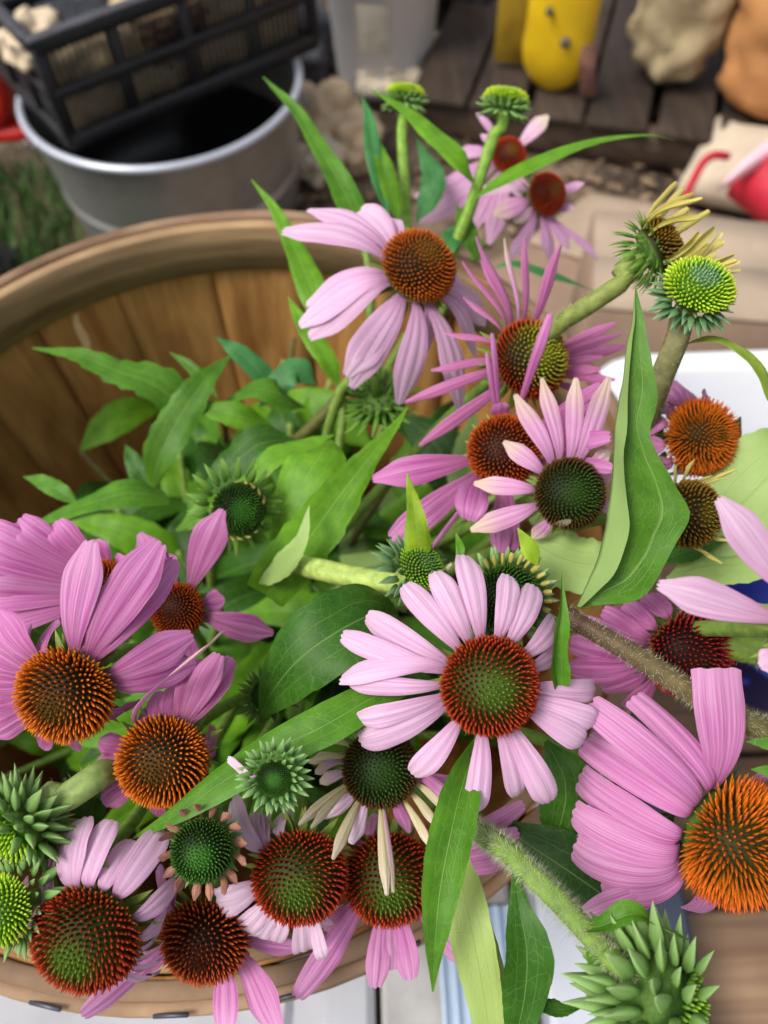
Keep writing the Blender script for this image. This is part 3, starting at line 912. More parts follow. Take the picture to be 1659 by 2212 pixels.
CONES = {   # base of floret, shaft, tip, centre colour, green radius, length, count
    'red':    (lin('#3a4414'), lin('#6a1e08'), lin('#a83a18'), lin('#5f7a24'), .24, .24, 520),
    'orange': (lin('#2e280e'), lin('#a0480a'), lin('#d2731c'), lin('#6b4a14'), .18, .32, 480),
    'vivid':  (lin('#3a3a10'), lin('#bf6a12'), lin('#d4621e'), lin('#8a5a12'), .10, .42, 720),
    'rust':   (lin('#2e260c'), lin('#95400a'), lin('#bb621c'), lin('#8a5a1a'), .22, .20, 560),
    'limered': (lin('#2a2a0c'), lin('#6e220a'), lin('#ad3f1a'), lin('#a3a52c'), .48, .20, 540),
    'dark':   (lin('#1e2a0e'), lin('#2c2c0e'), lin('#5a3a18'), lin('#3a5a1e'), .42, .20, 540),
    'darkred': (lin('#24120e'), lin('#5a120c'), lin('#a0262a'), lin('#3a2a14'), .10, .34, 450),
    'ember':  (lin('#26160c'), lin('#6e2409'), lin('#b8521a'), lin('#52220e'), .12, .31, 450),
    'green':  (lin('#2c4a14'), lin('#5c8a24'), lin('#8fb838'), lin('#6d9a4a'), .35, .22, 300),
    'scarlet': (lin('#3a1c0c'), lin('#9a2a0c'), lin('#b8441a'), lin('#8a5a20'), .2, .20, 420),
    'lime':   (lin('#4a7a14'), lin('#7fb41c'), lin('#c3d43c'), lin('#7fa878'), .30, .26, 340),
    'deepgreen': (lin('#1c2e10'), lin('#22400f'), lin('#3f6420'), lin('#4a8a2c'), .36, .20, 460),
    'brown':  (lin('#2c240c'), lin('#5c4210'), lin('#8a641c'), lin('#7a6a1c'), .3, .26, 340),
}
PAL = {
    'pale':  (lin('#c88cb6'), lin('#ddafd2'), lin('#e5c2dc')),
    'light': (lin('#c277ae'), lin('#da9dcb'), lin('#e4b4d6')),
    'white': (lin('#d1a2c2'), lin('#e3c4da'), lin('#ead3e1')),
    'mid':   (lin('#a8408a'), lin('#c468ac'), lin('#d38abf')),
    'deep':  (lin('#931c6c'), lin('#b03c92'), lin('#c566ae')),
    'magenta': (lin('#8c1c64'), lin('#a83484'), lin('#c060a0')),
    'aged':  (lin('#b0487f'), lin('#c678a8'), lin('#d3b59f')),
    'faded': (lin('#cf9cb9'), lin('#e0bbcf'), lin('#ded6ae')),
    'cream': (lin('#cfc872'), lin('#dfdca0'), lin('#e6e0bc')),
    'yellow': (lin('#a3ac14'), lin('#c9c82c'), lin('#dcd650')),
    'stub':  (lin('#8a6a3c'), lin('#bd7c50'), lin('#a35a34')),
    'pinktip': (lin('#c277ae'), lin('#d592c2'), lin('#e2cfae')),
}
PT = np.array([0, .08, .25, .5, .75, .90, 1.0])
PW = np.array([.24, .32, .62, .92, 1.0, .90, .60])

def petal(parent, B, T, axis, rdir, w, pal, lift=.35, droop=.35, roll=.22, twist=0.0, tipw=None, notch=.022, seed=0, bend=0.0, tuck=0.0, flat=0.0, nt=16, ns=15):
    r = random.Random(seed)
    L = np.linalg.norm(T - B)
    p1 = B + L * .38 * (rdir * math.cos(lift) + axis * math.sin(lift))
    end = nrm(nrm(T - B) * (1 - droop) - axis * droop - rdir * tuck)
    side0 = nrm(np.cross(axis, rdir))
    if flat:                                           # petal turned about its length, broad side up
        sv = nrm(np.cross(CAM - B, T - B)); side0 = nrm(side0 * (1 - flat) + sv * flat * (1 if np.dot(sv, side0) > 0 else -1))
    p2 = T - L * .34 * end + side0 * bend * L
    s = np.linspace(-1, 1, ns)
    tm = 1 - notch * (np.exp(-((np.abs(s) - .36) / .13) ** 2)) * r.uniform(.5, 1.3) - .03 * s ** 4 - .004 * np.array([r.random() for _ in s])
    t = np.linspace(0, 1, nt)[:, None] * tm[None, :]
    c = bez(B, p1, p2, T, t); d = nrm(dbez(B, p1, p2, T, t))
    sd = nrm(np.broadcast_to(side0, d.shape) - d * (d @ side0)[..., None])
    n = np.cross(d, sd)
    if np.dot(n[0, ns // 2], axis) < 0: n = -n
    ang = twist * t[..., None]
    sd, n = sd * np.cos(ang) + n * np.sin(ang), n * np.cos(ang) - sd * np.sin(ang)
    pw = PW.copy()
    if tipw is not None: pw[-1] = tipw; pw[-2] = max(tipw * .98, min(pw[-2], tipw + .30))
    hw = np.interp(np.linspace(0, 1, nt), PT, pw) * w / 2
    hw = np.convolve(np.r_[hw[0], hw, hw[-1]], [.25, .5, .25], 'valid')[:, None]
    ph = np.full((nt, 1), roll) * (1 + .25 * np.sin(np.linspace(0, 3, nt) + r.uniform(0, 6)))[:, None]
    x = hw * np.sin(s * ph) / ph
    z = -hw * (1 - np.cos(s * ph)) / ph
    amp = smooth(np.linspace(0, 1, nt), .02, .3)[:, None]
    z = z - hw * .085 * np.exp(-((np.abs(s) - .36) / .13) ** 2)[None, :] * amp + hw * .012 * np.cos(7.3 * math.pi * s + 1)[None, :] * amp
    ph0, fr = r.uniform(0, 6), r.uniform(1.0, 2.2)
    tt = np.linspace(0, 1, nt)[:, None]
    z = z + hw * .10 * np.sin(tt * 6.28 * fr + ph0) * np.abs(s)[None, :] ** 2 * np.sign(s)[None, :] * smooth(tt, .2, .7)
    v = c + sd * x[..., None] + n * z[..., None]
    tc = tt + 0 * s[None, :]
    k = 1 + r.uniform(-.12, .10)
    b, m, e = [q * k for q in pal]
    col = np.where(tc[..., None] < .45, b + (m - b) * smooth(tc, 0, .45)[..., None], m + (e - m) * smooth(tc, .45, 1.0)[..., None])
    col = col * (1 - np.abs(s)[None, :, None] ** 4 * np.array([.10, .24, .14]))
    uv = np.stack([s[None, :] * .5 + .5 + 0 * tt + r.uniform(0, 7), tc + r.uniform(0, 7)], -1)
    return part('petal', parent, v.reshape(-1, 3), grid_faces(nt, ns), M_PETAL, uv=uv.reshape(-1, 2), col=col.reshape(-1, 3))

BRACT_ME = {}
def bract_mesh(kind):
    if kind in BRACT_ME: return BRACT_ME[kind]
    g, tipc, wd, curve = {
        'open':  (lin('#6f8a34'), lin('#8d9a48'), .30, -.10), 'bud': (lin('#54803a'), lin('#7fa35c'), .34, .22),
        'grey':  (lin('#4f7a44'), lin('#86a878'), .36, -.05), 'pod': (lin('#6f9a48'), lin('#92b070'), .40, .10),
        'dark':  (lin('#3c5a20'), lin('#5c7a30'), .32, .05), 'long': (lin('#5a8a30'), lin('#86ac4c'), .26, -.25),
        'rim': (lin('#4a7a34'), lin('#9cc07c'), .42, .05)}[kind]
    ys = np.array([0, .12, .34, .6, .82, 1.0]); ws = np.array([.62, .95, 1, .70, .34, .03]) * wd
    th = {'pod': .62, 'rim': .55, 'grey': .5}.get(kind, .28)
    v, c, f = [], [], []
    for y, w in zip(ys, ws):
        for j in range(8):
            a = j / 8 * 2 * math.pi
            sx, sz = math.cos(a), math.sin(a)
            v.append((sx * w / 2, y, curve * y * y + sz * w / 2 * th + .18 * w * abs(sx) ** 2))
            q = g + (tipc - g) * (y ** 1.2)
            c.append(q * (1.3 if abs(sx) > .9 else (1.1 if abs(sz) > .9 else .88)))
    for i in range(5):
        for j in range(8):
            f.append((i * 8 + j, i * 8 + (j + 1) % 8, (i + 1) * 8 + (j + 1) % 8, (i + 1) * 8 + j))
    f.append(tuple(range(40, 48)))
    me = mesh('bract', v, f, M_BRACT, col=np.array(c))
    BRACT_ME[kind] = me
    return me

def bracts(parent, C, axis, whorls, R, kind, seed, Hr=.7):
    r = random.Random(seed); loc = np.array(parent.location)
    a = nrm(np.cross(axis, [.3, .5, .8])); b = np.cross(axis, a)
    for w in whorls:
        if w[0] == 's':                                   # on the back of the head, at an angle from the axis
            _, cnt, dg, ln, up = w; rr = math.sin(math.radians(dg)) * .97; hh = Hr * (math.cos(math.radians(dg)) + .4)
        else: cnt, rr, hh, ln, up = w
        o0 = r.uniform(0, 6)
        for i in range(cnt):
            an = o0 + (i + r.uniform(-.2, .2)) / cnt * 2 * math.pi
            rd = a * math.cos(an) + b * math.sin(an)
            u_ = up + r.uniform(-.15, .15)
            y = rd * math.cos(u_) + axis * math.sin(u_); x = np.cross(y, axis); x = nrm(x + axis * r.uniform(-.2, .2)); x = nrm(x - y * np.dot(x, y)); z = np.cross(x, y)
            if np.dot(z, axis) < 0: x, z = -x, -z
            s = R * ln * r.uniform(.82, 1.15); p = C + rd * R * rr + axis * R * hh - loc
            o = link(bpy.data.objects.new('bract', bract_mesh(kind))); o.parent = parent
            o.matrix_basis = Matrix(((x[0] * s, y[0] * s, z[0] * s, p[0]), (x[1] * s, y[1] * s, z[1] * s, p[1]), (x[2] * s, y[2] * s, z[2] * s, p[2]), (0, 0, 0, 1)))

def cone(parent, O, axis, R, H, preset, seed, thmax=1.78, lean=.35):
    base, shaft, tip, cen, gr, ln, N = CONES[preset]
    r = np.random.default_rng(seed)
    a = nrm(np.cross(axis, [.3, .5, .8])); b = np.cross(axis, a)
    R, H = R / (1 + ln * .5), H / (1 + ln * .3)
    prof = [(R * .97 * math.sin(t), H * .97 * math.cos(t)) for t in np.linspace(.001, 2.1, 18)] + [(.3 * R, -.72 * H), (.001, -.78 * H)]
    v, f = lathe(prof, 28)
    v = O + v[:, :1] * a + v[:, 1:2] * b + v[:, 2:] * axis
    c = np.tile(base * .7, (len(v), 1)); hz = (v - O) @ axis / H
    c = c * (1 - smooth(hz, .75, 1.0)[:, None]) + cen * .5 * smooth(hz, .75, 1.0)[:, None]
    bk = 1 - smooth(hz, -.30, -.12)[:, None]; c = c * (1 - bk) + lin('#4c6a2c') * bk
    part('seed_head', parent, v, f, M_FLORET, col=c)
    i = np.arange(N); fr = ((i + .5) / N) ** .57; th = fr * thmax; an = i * 2.399963 + r.normal(0, .012, N)
    rd = np.cos(an)[:, None] * a + np.sin(an)[:, None] * b
    pos = O + rd * (R * np.sin(th))[:, None] + axis * (H * np.cos(th))[:, None]
    nn = nrm(rd * (np.sin(th) / R)[:, None] + axis * (np.cos(th) / H)[:, None])
    dr = nrm(nn + axis * (lean * smooth(fr, .2, .9))[:, None] + r.normal(0, .05, (N, 3)))
    l = R * ln * (.42 + .58 * smooth(fr, .05, .6)) * r.uniform(.82, 1.12, N)
    rad = R * .98 / math.sqrt(N) * (.62 + .42 * fr)
    e1 = nrm(np.cross(dr, axis + .01)); e2 = np.cross(dr, e1)
    K = 5; vs = np.zeros((N, 3 * K + 1, 3)); cs = np.zeros((N, 3 * K + 1, 3))
    g = (1 - smooth(fr + r.normal(0, .04, N), gr * .55, gr * 1.5))[:, None]
    sh = shaft * (1 - g) + cen * .75 * g; tp = tip * (1 - g) + cen * 1.15 * g
    var = r.uniform(.78, 1.2, N)[:, None]
    edge = smooth(fr, .86, 1.0)[:, None]                # outermost florets stay greenish
    tp = tp * (1 - .5 * edge) + lin('#6c6a24') * .5 * edge
    for j in range(K):
        q = j / K * 2 * math.pi
        ring = (math.cos(q) * e1 + math.sin(q) * e2) * rad[:, None]
        vs[:, j] = pos - nn * R * .03 + ring * .85; cs[:, j] = base
        vs[:, K + j] = pos + dr * (l * .45)[:, None] + ring * .95; cs[:, K + j] = sh * var
        vs[:, 2 * K + j] = pos + dr * (l * .80)[:, None] + ring * .50; cs[:, 2 * K + j] = tp * var
    vs[:, 3 * K] = pos + dr * l[:, None]; cs[:, 3 * K] = tp * var * .8
    fb = []
    for row in range(2):
        for j in range(K): fb.append((row * K + j, row * K + (j + 1) % K, (row + 1) * K + (j + 1) % K, (row + 1) * K + j))
    ft = [(2 * K + j, 2 * K + (j + 1) % K, 3 * K) for j in range(K)]
    m = 3 * K + 1
    fs = [tuple(x + q * m for x in ff) for q in range(N) for ff in fb + ft]
    part('florets', parent, vs.reshape(-1, 3), fs, M_FLORET, kind='stuff', col=cs.reshape(-1, 3))

def stem(parent, pts, r0, r1, c0, c1, hairs=0, name='stem', seed=0, n=26, hl=.0022):
    p = spline(pts, n); rr = np.linspace(r0, r1, n)
    v, f = tube(p, rr, 12)
    t = np.repeat(np.linspace(0, 1, n), 12)[:, None]
    st = (1 + .12 * np.sin(np.arange(12) * 2.7))[None, :].repeat(n, 0).reshape(-1, 1)
    o = part(name, parent, v, f, M_STEM, col=(c0 * (1 - t) + c1 * t) * st)
    if hairs:
        r = np.random.default_rng(seed); tan = nrm(np.gradient(p, axis=0))
        vs, fs = [], []
        for k in range(hairs):
            i = r.uniform(0, n - 1); i0 = int(i); w = i - i0; i1 = min(i0 + 1, n - 1)
            c = p[i0] * (1 - w) + p[i1] * w; d = r.normal(0, 1, 3); d = nrm(d - tan[i0] * np.dot(d, tan[i0]))
            q = nrm(np.cross(d, tan[i0])) * .00007; b = c + d * rr[i0] * .97; e = b + (d + r.normal(0, .25, 3)) * hl * r.uniform(.5, 1.2)
            q2 = nrm(np.cross(e - b, q)) * .00007
            m = len(vs); vs += [b - q, b + q, b + q2, e]; fs += [(m, m + 1, m + 3), (m + 1, m + 2, m + 3), (m + 2, m, m + 3)]
        h = part('hairs', o, vs, fs, M_HAIR, kind='stuff', col=np.tile(lin('#cfd8b0'), (len(vs), 1)))
    return o

SEED = [100]
def nseed():
    SEED[0] += 1; return SEED[0]
GREEN_STEM, PALE_STEM, BROWN_STEM = lin('#6f8a3c'), lin('#a3bc66'), lin('#6a5340')

def head_frame(u, v, D, axis):
    return P(u, v, D), VC(*axis)

def stem_end(r):
    a = r.uniform(0, 6.28); q = r.uniform(0, .07)
    return np.array([BC[0] + q * math.cos(a), BC[1] + q * math.sin(a), RIM_Z - .24])

def auto_stem(t, O, axis, H, E, hairs=0, rad=.0026, col=None):
    s = O - axis * H * .6
    dn = np.array([0, 0, -1.])
    p1 = s - axis * .05; p2 = (p1 + E) / 2 + dn * .01
    c = GREEN_STEM if col is None else col
    stem(t, [s, s - axis * .02, p1 * .6 + p2 * .4, E], rad, .0035, c, c * .8, hairs, seed=nseed())

def flower(label, u, v, D, R, axis, preset, petals, pal='light', H=.78, dz=.012, lift=.35, droop=.35, roll=.22,
           group=None, wf=1.06, tuck=0.0, st=None, bk='open', nb=15, thmax=1.78, lean=.6, hairs=0, tipw=None, blen=.62, srad=.0026, scol=None):
    r = random.Random(nseed()); O, ax = head_frame(u, v, D, axis); Hm = R * H
    E = stem_end(r) if st is None else P(*st[-1])
    t = thing('coneflower', label, 'flower', E, group)
    cone(t, O, ax, R, Hm, preset, nseed(), thmax, lean)
    Cb = O - ax * Hm * .38
    for q in petals:
        tu, tv, w = q[:3]; o = dict(q[3]) if len(q) > 3 else {}
        T = P(tu, tv, D + o.pop('dz', dz)); pl = PAL[o.pop('pal', pal)]
        bp = o.pop('base', None)
        ref = P(bp[0], bp[1], D) if bp else T
        rd = ref - Cb; rd = nrm(rd - ax * np.dot(rd, ax))
        B = Cb + rd * R * .82 - ax * Hm * o.pop('low', 0.0)
        kw = dict(lift=lift, droop=droop, roll=roll, tipw=tipw, tuck=tuck * r.uniform(.5, 1.3), twist=r.uniform(-.22, .22)); kw.update(o)
        petal(t, B, T, ax, rd, w * D / FPX * wf, pl, seed=nseed(), **kw)
    if nb: bracts(t, Cb - ax * Hm * .30, ax, [(nb, .66, 0, blen, -.05), (nb, .55, -.12, blen * .9, -.3)], R, bk, nseed())
    if st is None: auto_stem(t, O, ax, Hm, E, hairs, srad, scol)
    else: stem(t, [O - ax * Hm * .6, O - ax * (Hm * .6 + .012)] + [P(*q) for q in st], srad, srad * 1.15, GREEN_STEM if scol is None else scol, (GREEN_STEM if scol is None else scol) * .9, hairs, seed=nseed())
    return t

def bud(label, u, v, D, R, axis, preset, whorls, kind, H=.7, st=None, thmax=1.6, lean=.2, petals=(), pal='yellow', group=None, hairs=0, scol=None, srad=.0026, roll=1.5, back=False, hl=.0022, **pk):
    r = random.Random(nseed()); O, ax = head_frame(u, v, D, axis); Hm = R * H
    E = stem_end(r) if st is None else P(*st[-1])
    t = thing('coneflower_bud', label, 'flower bud', E, group)
    cone(t, O, ax, R, Hm, preset, nseed(), thmax, lean)
    Cb = O - ax * Hm * .4
    bracts(t, Cb, ax, whorls, R, kind, nseed(), H)
    for q in petals:
        tu, tv, w = q[:3]; o = dict(q[3]) if len(q) > 3 else {}
        T = P(tu, tv, D + o.pop('dz', 0)); pl = PAL[o.pop('pal', pal)]
        bp = o.pop('base', None); ref = P(bp[0], bp[1], D) if bp else T
        rd = ref - Cb; rd = nrm(rd - ax * np.dot(rd, ax))
        kw = dict(lift=.6, droop=.0, roll=roll, notch=.02); kw.update(pk); kw.update(o)
        petal(t, Cb + rd * R * .9 + ax * Hm * .3, T, ax, rd, w * D / FPX, pl, seed=nseed(), nt=9, ns=7, **kw)
    if st is None: auto_stem(t, O, ax, Hm, E, hairs, srad, scol)
    else: stem(t, [O - ax * Hm * .5, O - ax * (Hm * .5 + .010)] + [P(*q) for q in st], srad, srad * 1.1, GREEN_STEM if scol is None else scol, (GREEN_STEM if scol is None else scol) * .9, hairs, seed=nseed(), hl=hl)
    return t

LT = np.array([0, .05, .22, .42, .65, .86, 1.0]); LW = np.array([.07, .22, .82, 1.0, .76, .34, .02])
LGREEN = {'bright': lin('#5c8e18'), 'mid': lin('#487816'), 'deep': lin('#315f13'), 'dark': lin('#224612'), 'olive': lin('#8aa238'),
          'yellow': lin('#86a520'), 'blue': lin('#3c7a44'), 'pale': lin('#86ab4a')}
def leaf(parent, pts, wpx, face=(0, .25, 1), tint='mid', fold=.35, camber=.25, serr=.05, wave=.10, under=False, twist=0.0, n=30, ns=11, widths=None, seed=None, world=False, teeth=9):
    """pts (u, v, depth) from base to tip; wpx full width in picture pixels"""
    r = random.Random(nseed() if seed is None else seed)
    w3 = [np.asarray(q, float) for q in pts] if world else [P(*q) for q in pts]
    p = spline(w3, n); L = np.linalg.norm(np.diff(p, axis=0), axis=1).sum()
    dm = 1 / FPX if world else np.mean([q[2] for q in pts]) / FPX
    tt = np.linspace(0, 1, n); tan = nrm(np.gradient(p, axis=0)); N = np.asarray(face, float) if world else VC(*face)
    hw = (np.interp(tt, LT, LW) if widths is None else np.interp(tt, np.linspace(0, 1, len(widths)), widths))
    hw = np.convolve(np.r_[hw[0], hw, hw[-1]], [.2, .6, .2], 'valid') * wpx * dm / 2
    s = np.linspace(-1, 1, ns)
    sd = nrm(np.cross(tan, N)); nn = np.cross(sd, tan)
    a = (twist * (tt - .3))[:, None]
    sd, nn = sd * np.cos(a) + nn * np.sin(a), nn * np.cos(a) - sd * np.sin(a)
    saw = np.zeros((n, ns))
    for e, col in ((-1, 0), (1, ns - 1)):
        ph = r.uniform(0, 1); q = (tt * teeth * r.uniform(.8, 1.2) + ph) % 1
        saw[:, col] = serr * (q - .5) * 2 * smooth(tt, .05, .2) * (1 - smooth(tt, .9, 1)) + .05 * np.sin(tt * 9 + ph * 9)
    x = hw[:, None] * (s[None, :] * np.cos(fold) + saw * np.sign(s)[None, :])
    z = hw[:, None] * (np.abs(s)[None, :] * math.sin(fold) - camber * (s ** 2)[None, :])
    k1, k2, f1 = r.uniform(0, 6), r.uniform(0, 6), r.uniform(1.2, 2.4)
    z = z + hw[:, None] * wave * (np.sin(tt * 6.28 * f1 + k1)[:, None] * np.clip(s, 0, 1)[None, :] ** 1.5 + np.sin(tt * 6.28 * f1 * 1.15 + k2)[:, None] * np.clip(-s, 0, 1)[None, :] ** 1.5) * 1.6
    z = z - hw[:, None] * .05 * np.cos(s * 14)[None, :] * smooth(np.abs(s), .05, .3)[None, :]
    v = p[:, None, :] + sd[:, None, :] * x[..., None] + nn[:, None, :] * z[..., None]
    c = LGREEN[tint] * r.uniform(.9, 1.1)
    col = np.tile(c, (n * ns, 1)) * (1 + .10 * (np.abs(s)[None, :].repeat(n, 0).reshape(-1, 1)))
    uv = np.stack([s[None, :] + 0 * tt[:, None], tt[:, None] + 0 * s[None, :]], -1).reshape(-1, 2)
    off = r.uniform(0, 50)
    uv2 = np.stack([x * 100 + off, (tt * L * 100)[:, None] + 0 * x + off], -1).reshape(-1, 2)
    f0 = grid_faces(n, ns)
    i0, i1, i2 = v.reshape(-1, 3)[[n // 2 * ns + ns // 2, n // 2 * ns + ns // 2 + 1, (n // 2 + 1) * ns + ns // 2]]
    fn = np.cross(i1 - i0, i2 - i0); flip = np.dot(fn, nn[n // 2]) < 0
    if under: flip = not flip
    return part('leaf', parent, v.reshape(-1, 3), grid_faces(n, ns, flip), M_LEAF, uv=uv, uv2=uv2, col=col)

def leaf_strips(parent, curves, tint, n=40, per=6, bulge=0.0, seed=1, serr_cols=(), flip=False, mid=0):
    """leaf through several lengthwise curves (lists of (u, v, depth)); first and last are its margins"""
    r = random.Random(seed); cs = [spline([P(*q) for q in c], n) for c in curves]
    rows, ss = [], []
    K = len(cs)
    for k in range(K - 1):
        for j in range(per):
            rows.append(cs[k] * (1 - j / per) + cs[k + 1] * (j / per)); ss.append(k + j / per)
    rows.append(cs[-1]); ss.append(K - 1)
    v = np.stack(rows, 1); ss = np.array(ss)
    tt = np.linspace(0, 1, n)
    sn = np.where(ss < mid, (ss - mid) / max(mid, 1e-6), (ss - mid) / max(K - 1 - mid, 1e-6))
    c = np.tile(LGREEN[tint], (n * len(ss), 1))
    uv = np.stack([sn[None, :] + 0 * tt[:, None], tt[:, None] + 0 * sn[None, :]], -1).reshape(-1, 2)
    d = np.cumsum(np.r_[np.zeros((1, n)), np.linalg.norm(np.diff(v, axis=1), axis=2).T], 0).T * 100
    L = np.linalg.norm(np.diff(v[:, len(ss) // 2], axis=0), axis=1).sum() * 100
    uv2 = np.stack([d, (tt * L)[:, None] + 0 * d], -1).reshape(-1, 2)
    for i in range(n):
        for j in range(len(ss)):
            q = v[i, j]; v[i, j] = q + .0007 * np.array(noise.noise_vector(Vector(q * 110)))
    return part('leaf', parent, v.reshape(-1, 3), grid_faces(n, len(ss), flip), M_LEAF, uv=uv, uv2=uv2, col=c)

def leafy(label, leaves, stems=(), group=None, name='leafy_stem', cat='leaves'):
    """a cut leafy stem: leaves = list of (args, kwargs), stems = list of (pts, r0, r1, colour, hairs)"""
    base = P(*(stems[0][0][-1])) if stems else P(*leaves[0][0][0][0])
    t = thing(name, label, cat, base, group)
    for pts, r0, r1, c, h in stems: stem(t, [P(*q) for q in pts], r0, r1, c, c * .85, h, seed=nseed())
    for a, k in leaves: leaf(t, *a, **k)
    return t

# ------------------------------------------------------------------ the flowers
d_ = dict
flower('pale pink coneflower with red and green cone, open flat in front of the green bud', 1057, 1480, .246, .0150, (.10, .04, 1), 'red', [
    (1000, 1197, 62), (1097, 1240, 56), (1152, 1262, 58, d_(dz=.016)), (1197, 1335, 54, d_(dz=.022)), (1200, 1400, 46, d_(dz=.022)),
    (1287, 1488, 54, d_(tipw=.9)), (1288, 1560, 62, d_(dz=.008)), (1262, 1604, 58, d_(dz=.006)), (1185, 1735, 66, d_(dz=.004)), (1118, 1720, 54, d_(dz=.008)),
    (1018, 1758, 60, d_(dz=.004)), (888, 1672, 58, d_(dz=.006)), (774, 1600, 66, d_(dz=.008)), (772, 1552, 50, d_(dz=.004)), (752, 1472, 46, d_(dz=.012)),
    (733, 1468, 52, d_(dz=.012, base=(960, 1440), bend=-.10)), (736, 1372, 54, d_(dz=.016)), (790, 1330, 58, d_(dz=.02)), (872, 1262, 60, d_(dz=.016)), (938, 1234, 60, d_(dz=.012))],
    'pale', dz=.014, lift=.6, droop=.6, hairs=0, nb=20, blen=.55, tipw=.52, roll=.42, wf=1.04, tuck=.15)

flower('blurred pale pink coneflower with rust cone rising above the basket rim', 902, 580, .345, .0165, (.42, .36, .83), 'rust', [
    (664, 452, 50, d_(dz=.018)), (608, 498, 62, d_(dz=.01)), (768, 462, 70, d_(dz=.010, tipw=.7, flat=.7)), (830, 470, 44, d_(dz=.012, flat=.7)), (660, 658, 46), (645, 704, 52),
    (666, 730, 58), (748, 815, 60), (758, 840, 48, d_(dz=.012)), (862, 876, 58), (995, 888, 56), (920, 760, 36, d_(dz=.012)), (1050, 700, 58, d_(dz=.035)), (1030, 770, 46, d_(dz=.03)), (1010, 640, 46, d_(dz=.04))],
    'pale', dz=.008, lift=.25, droop=.3, H=.85, tipw=.28, wf=1.3, st=[(820, 690, .385), (752, 828, .40), (690, 905, .41), (630, 960, .42)], srad=.0028, scol=lin('#5c5c2c'))

flower('coneflower with upright narrow rolled pink petals and a lime centred red cone', 1143, 778, .334, .0165, (.42, .12, .88), 'limered', [
    (1028, 508, 22), (1040, 560, 20), (1090, 512, 16, d_(pal='pinktip')), (1135, 514, 20), (1213, 526, 30), (998, 562, 18), (958, 718, 16), (1045, 560, 16),
    (1332, 697, 26), (1355, 746, 26), (1303, 770, 20), (1300, 797, 24), (1315, 864, 26), (1345, 720, 18), (1330, 820, 22), (873, 870, 26), (905, 964, 30), (1000, 640, 16), (930, 800, 20)],
    'magenta', dz=.004, lift=.7, droop=-.05, roll=.65, H=.8, tipw=.3, wf=1.1)

flower('coneflower with broad folded pink petals hanging left, ember cone behind the dark cone', 1088, 975, .316, .0140, (-.12, .05, .98), 'ember', [
    (803, 1035, 66, d_(tipw=.25)), (1010, 1125, 66, d_(dz=-.020, base=(1015, 1050), lift=1.1, droop=.6, tipw=.5, flat=.9)), (846, 1170, 62), (932, 1185, 16, d_(roll=1.4)), (1080, 1195, 46), (1110, 1190, 34),
    (1190, 676, 26, d_(dz=-.018, roll=1.2)), (1062, 718, 20, d_(dz=-.012, roll=1.3)), (1050, 760, 16, d_(dz=-.008, roll=1.3)), (1080, 870, 40, d_(dz=-.002)), (1321, 943, 36, d_(dz=-.030)), (1324, 1012, 34, d_(dz=-.030)), (1305, 856, 30), (1310, 900, 26), (1300, 830, 28)],
    'deep', dz=.0, lift=.4, droop=.3)

flower('coneflower with upright pink petals tipped cream and dark green centred cone, beside folded leaf', 1229, 1066, .292, .0130, (.16, .0, .98), 'dark', [
    (1112, 850, 44), (1170, 814, 38), (1087, 953, 42), (1022, 1044, 40), (1015, 1146, 46), (1245, 814, 44), (1317, 812, 48), (1150, 1165, 36, d_(dz=.008)), (1232, 1122, 28, d_(dz=-.012, pal='cream', base=(1200, 1130))),
    (1320, 970, 36), (1330, 1020, 30), (1330, 1100, 30)],
    'pinktip', dz=.004, lift=.6, droop=.05, tipw=.22)

flower('bright orange coned flower with pink petals in front of the white basin', 1507, 945, .318, .0142, (.42, .0, .9), 'vivid', [
    (1412, 815, 72, d_(dz=.012)), (1462, 822, 66, d_(dz=.014)), (1530, 855, 60, d_(dz=.016, droop=.5)), (1385, 880, 56), (1375, 925, 50), (1380, 965, 46), (1395, 1000, 46), (1430, 1030, 40)],
    'mid', dz=.014, lift=.3, droop=.3, H=1.0, lean=.1)

flower('withered brown coned flower with thin yellow petals beside the upright leaf', 1484, 1110, .284, .0120, (.55, -.02, .82), 'brown', [
    (1502, 992, 16), (1462, 1003, 14), (1591, 1014, 14), (1563, 1034, 14), (1540, 1028, 12), (1568, 1138, 14), (1577, 1168, 14), (1561, 1217, 14), (1530, 1195, 12), (1558, 1100, 12)],
    'yellow', dz=.0, lift=.7, droop=-.1, roll=1.5, tipw=.3, H=.95)

flower('pink coneflower with crimson cone lying under the brown stem', 1482, 1408, .276, .0150, (.22, -.30, .92), 'darkred', [
    (1243, 1342, 54), (1300, 1318, 44), (1348, 1303, 46), (1395, 1284, 50), (1461, 1313, 38), (1500, 1316, 34), (1530, 1316, 40), (1566, 1322, 36), (1636, 1342, 54), (1229, 1390, 62), (1230, 1445, 64), (1300, 1492, 44), (1350, 1530, 50), (1560, 1500, 50)],
    'deep', dz=.010, lift=.4, droop=.4, st=[(1560, 1392, .275), (1620, 1402, .27), (1720, 1425, .265)], srad=.0045, scol=lin('#6f8a34'), hairs=500, blen=.42, tipw=.6)

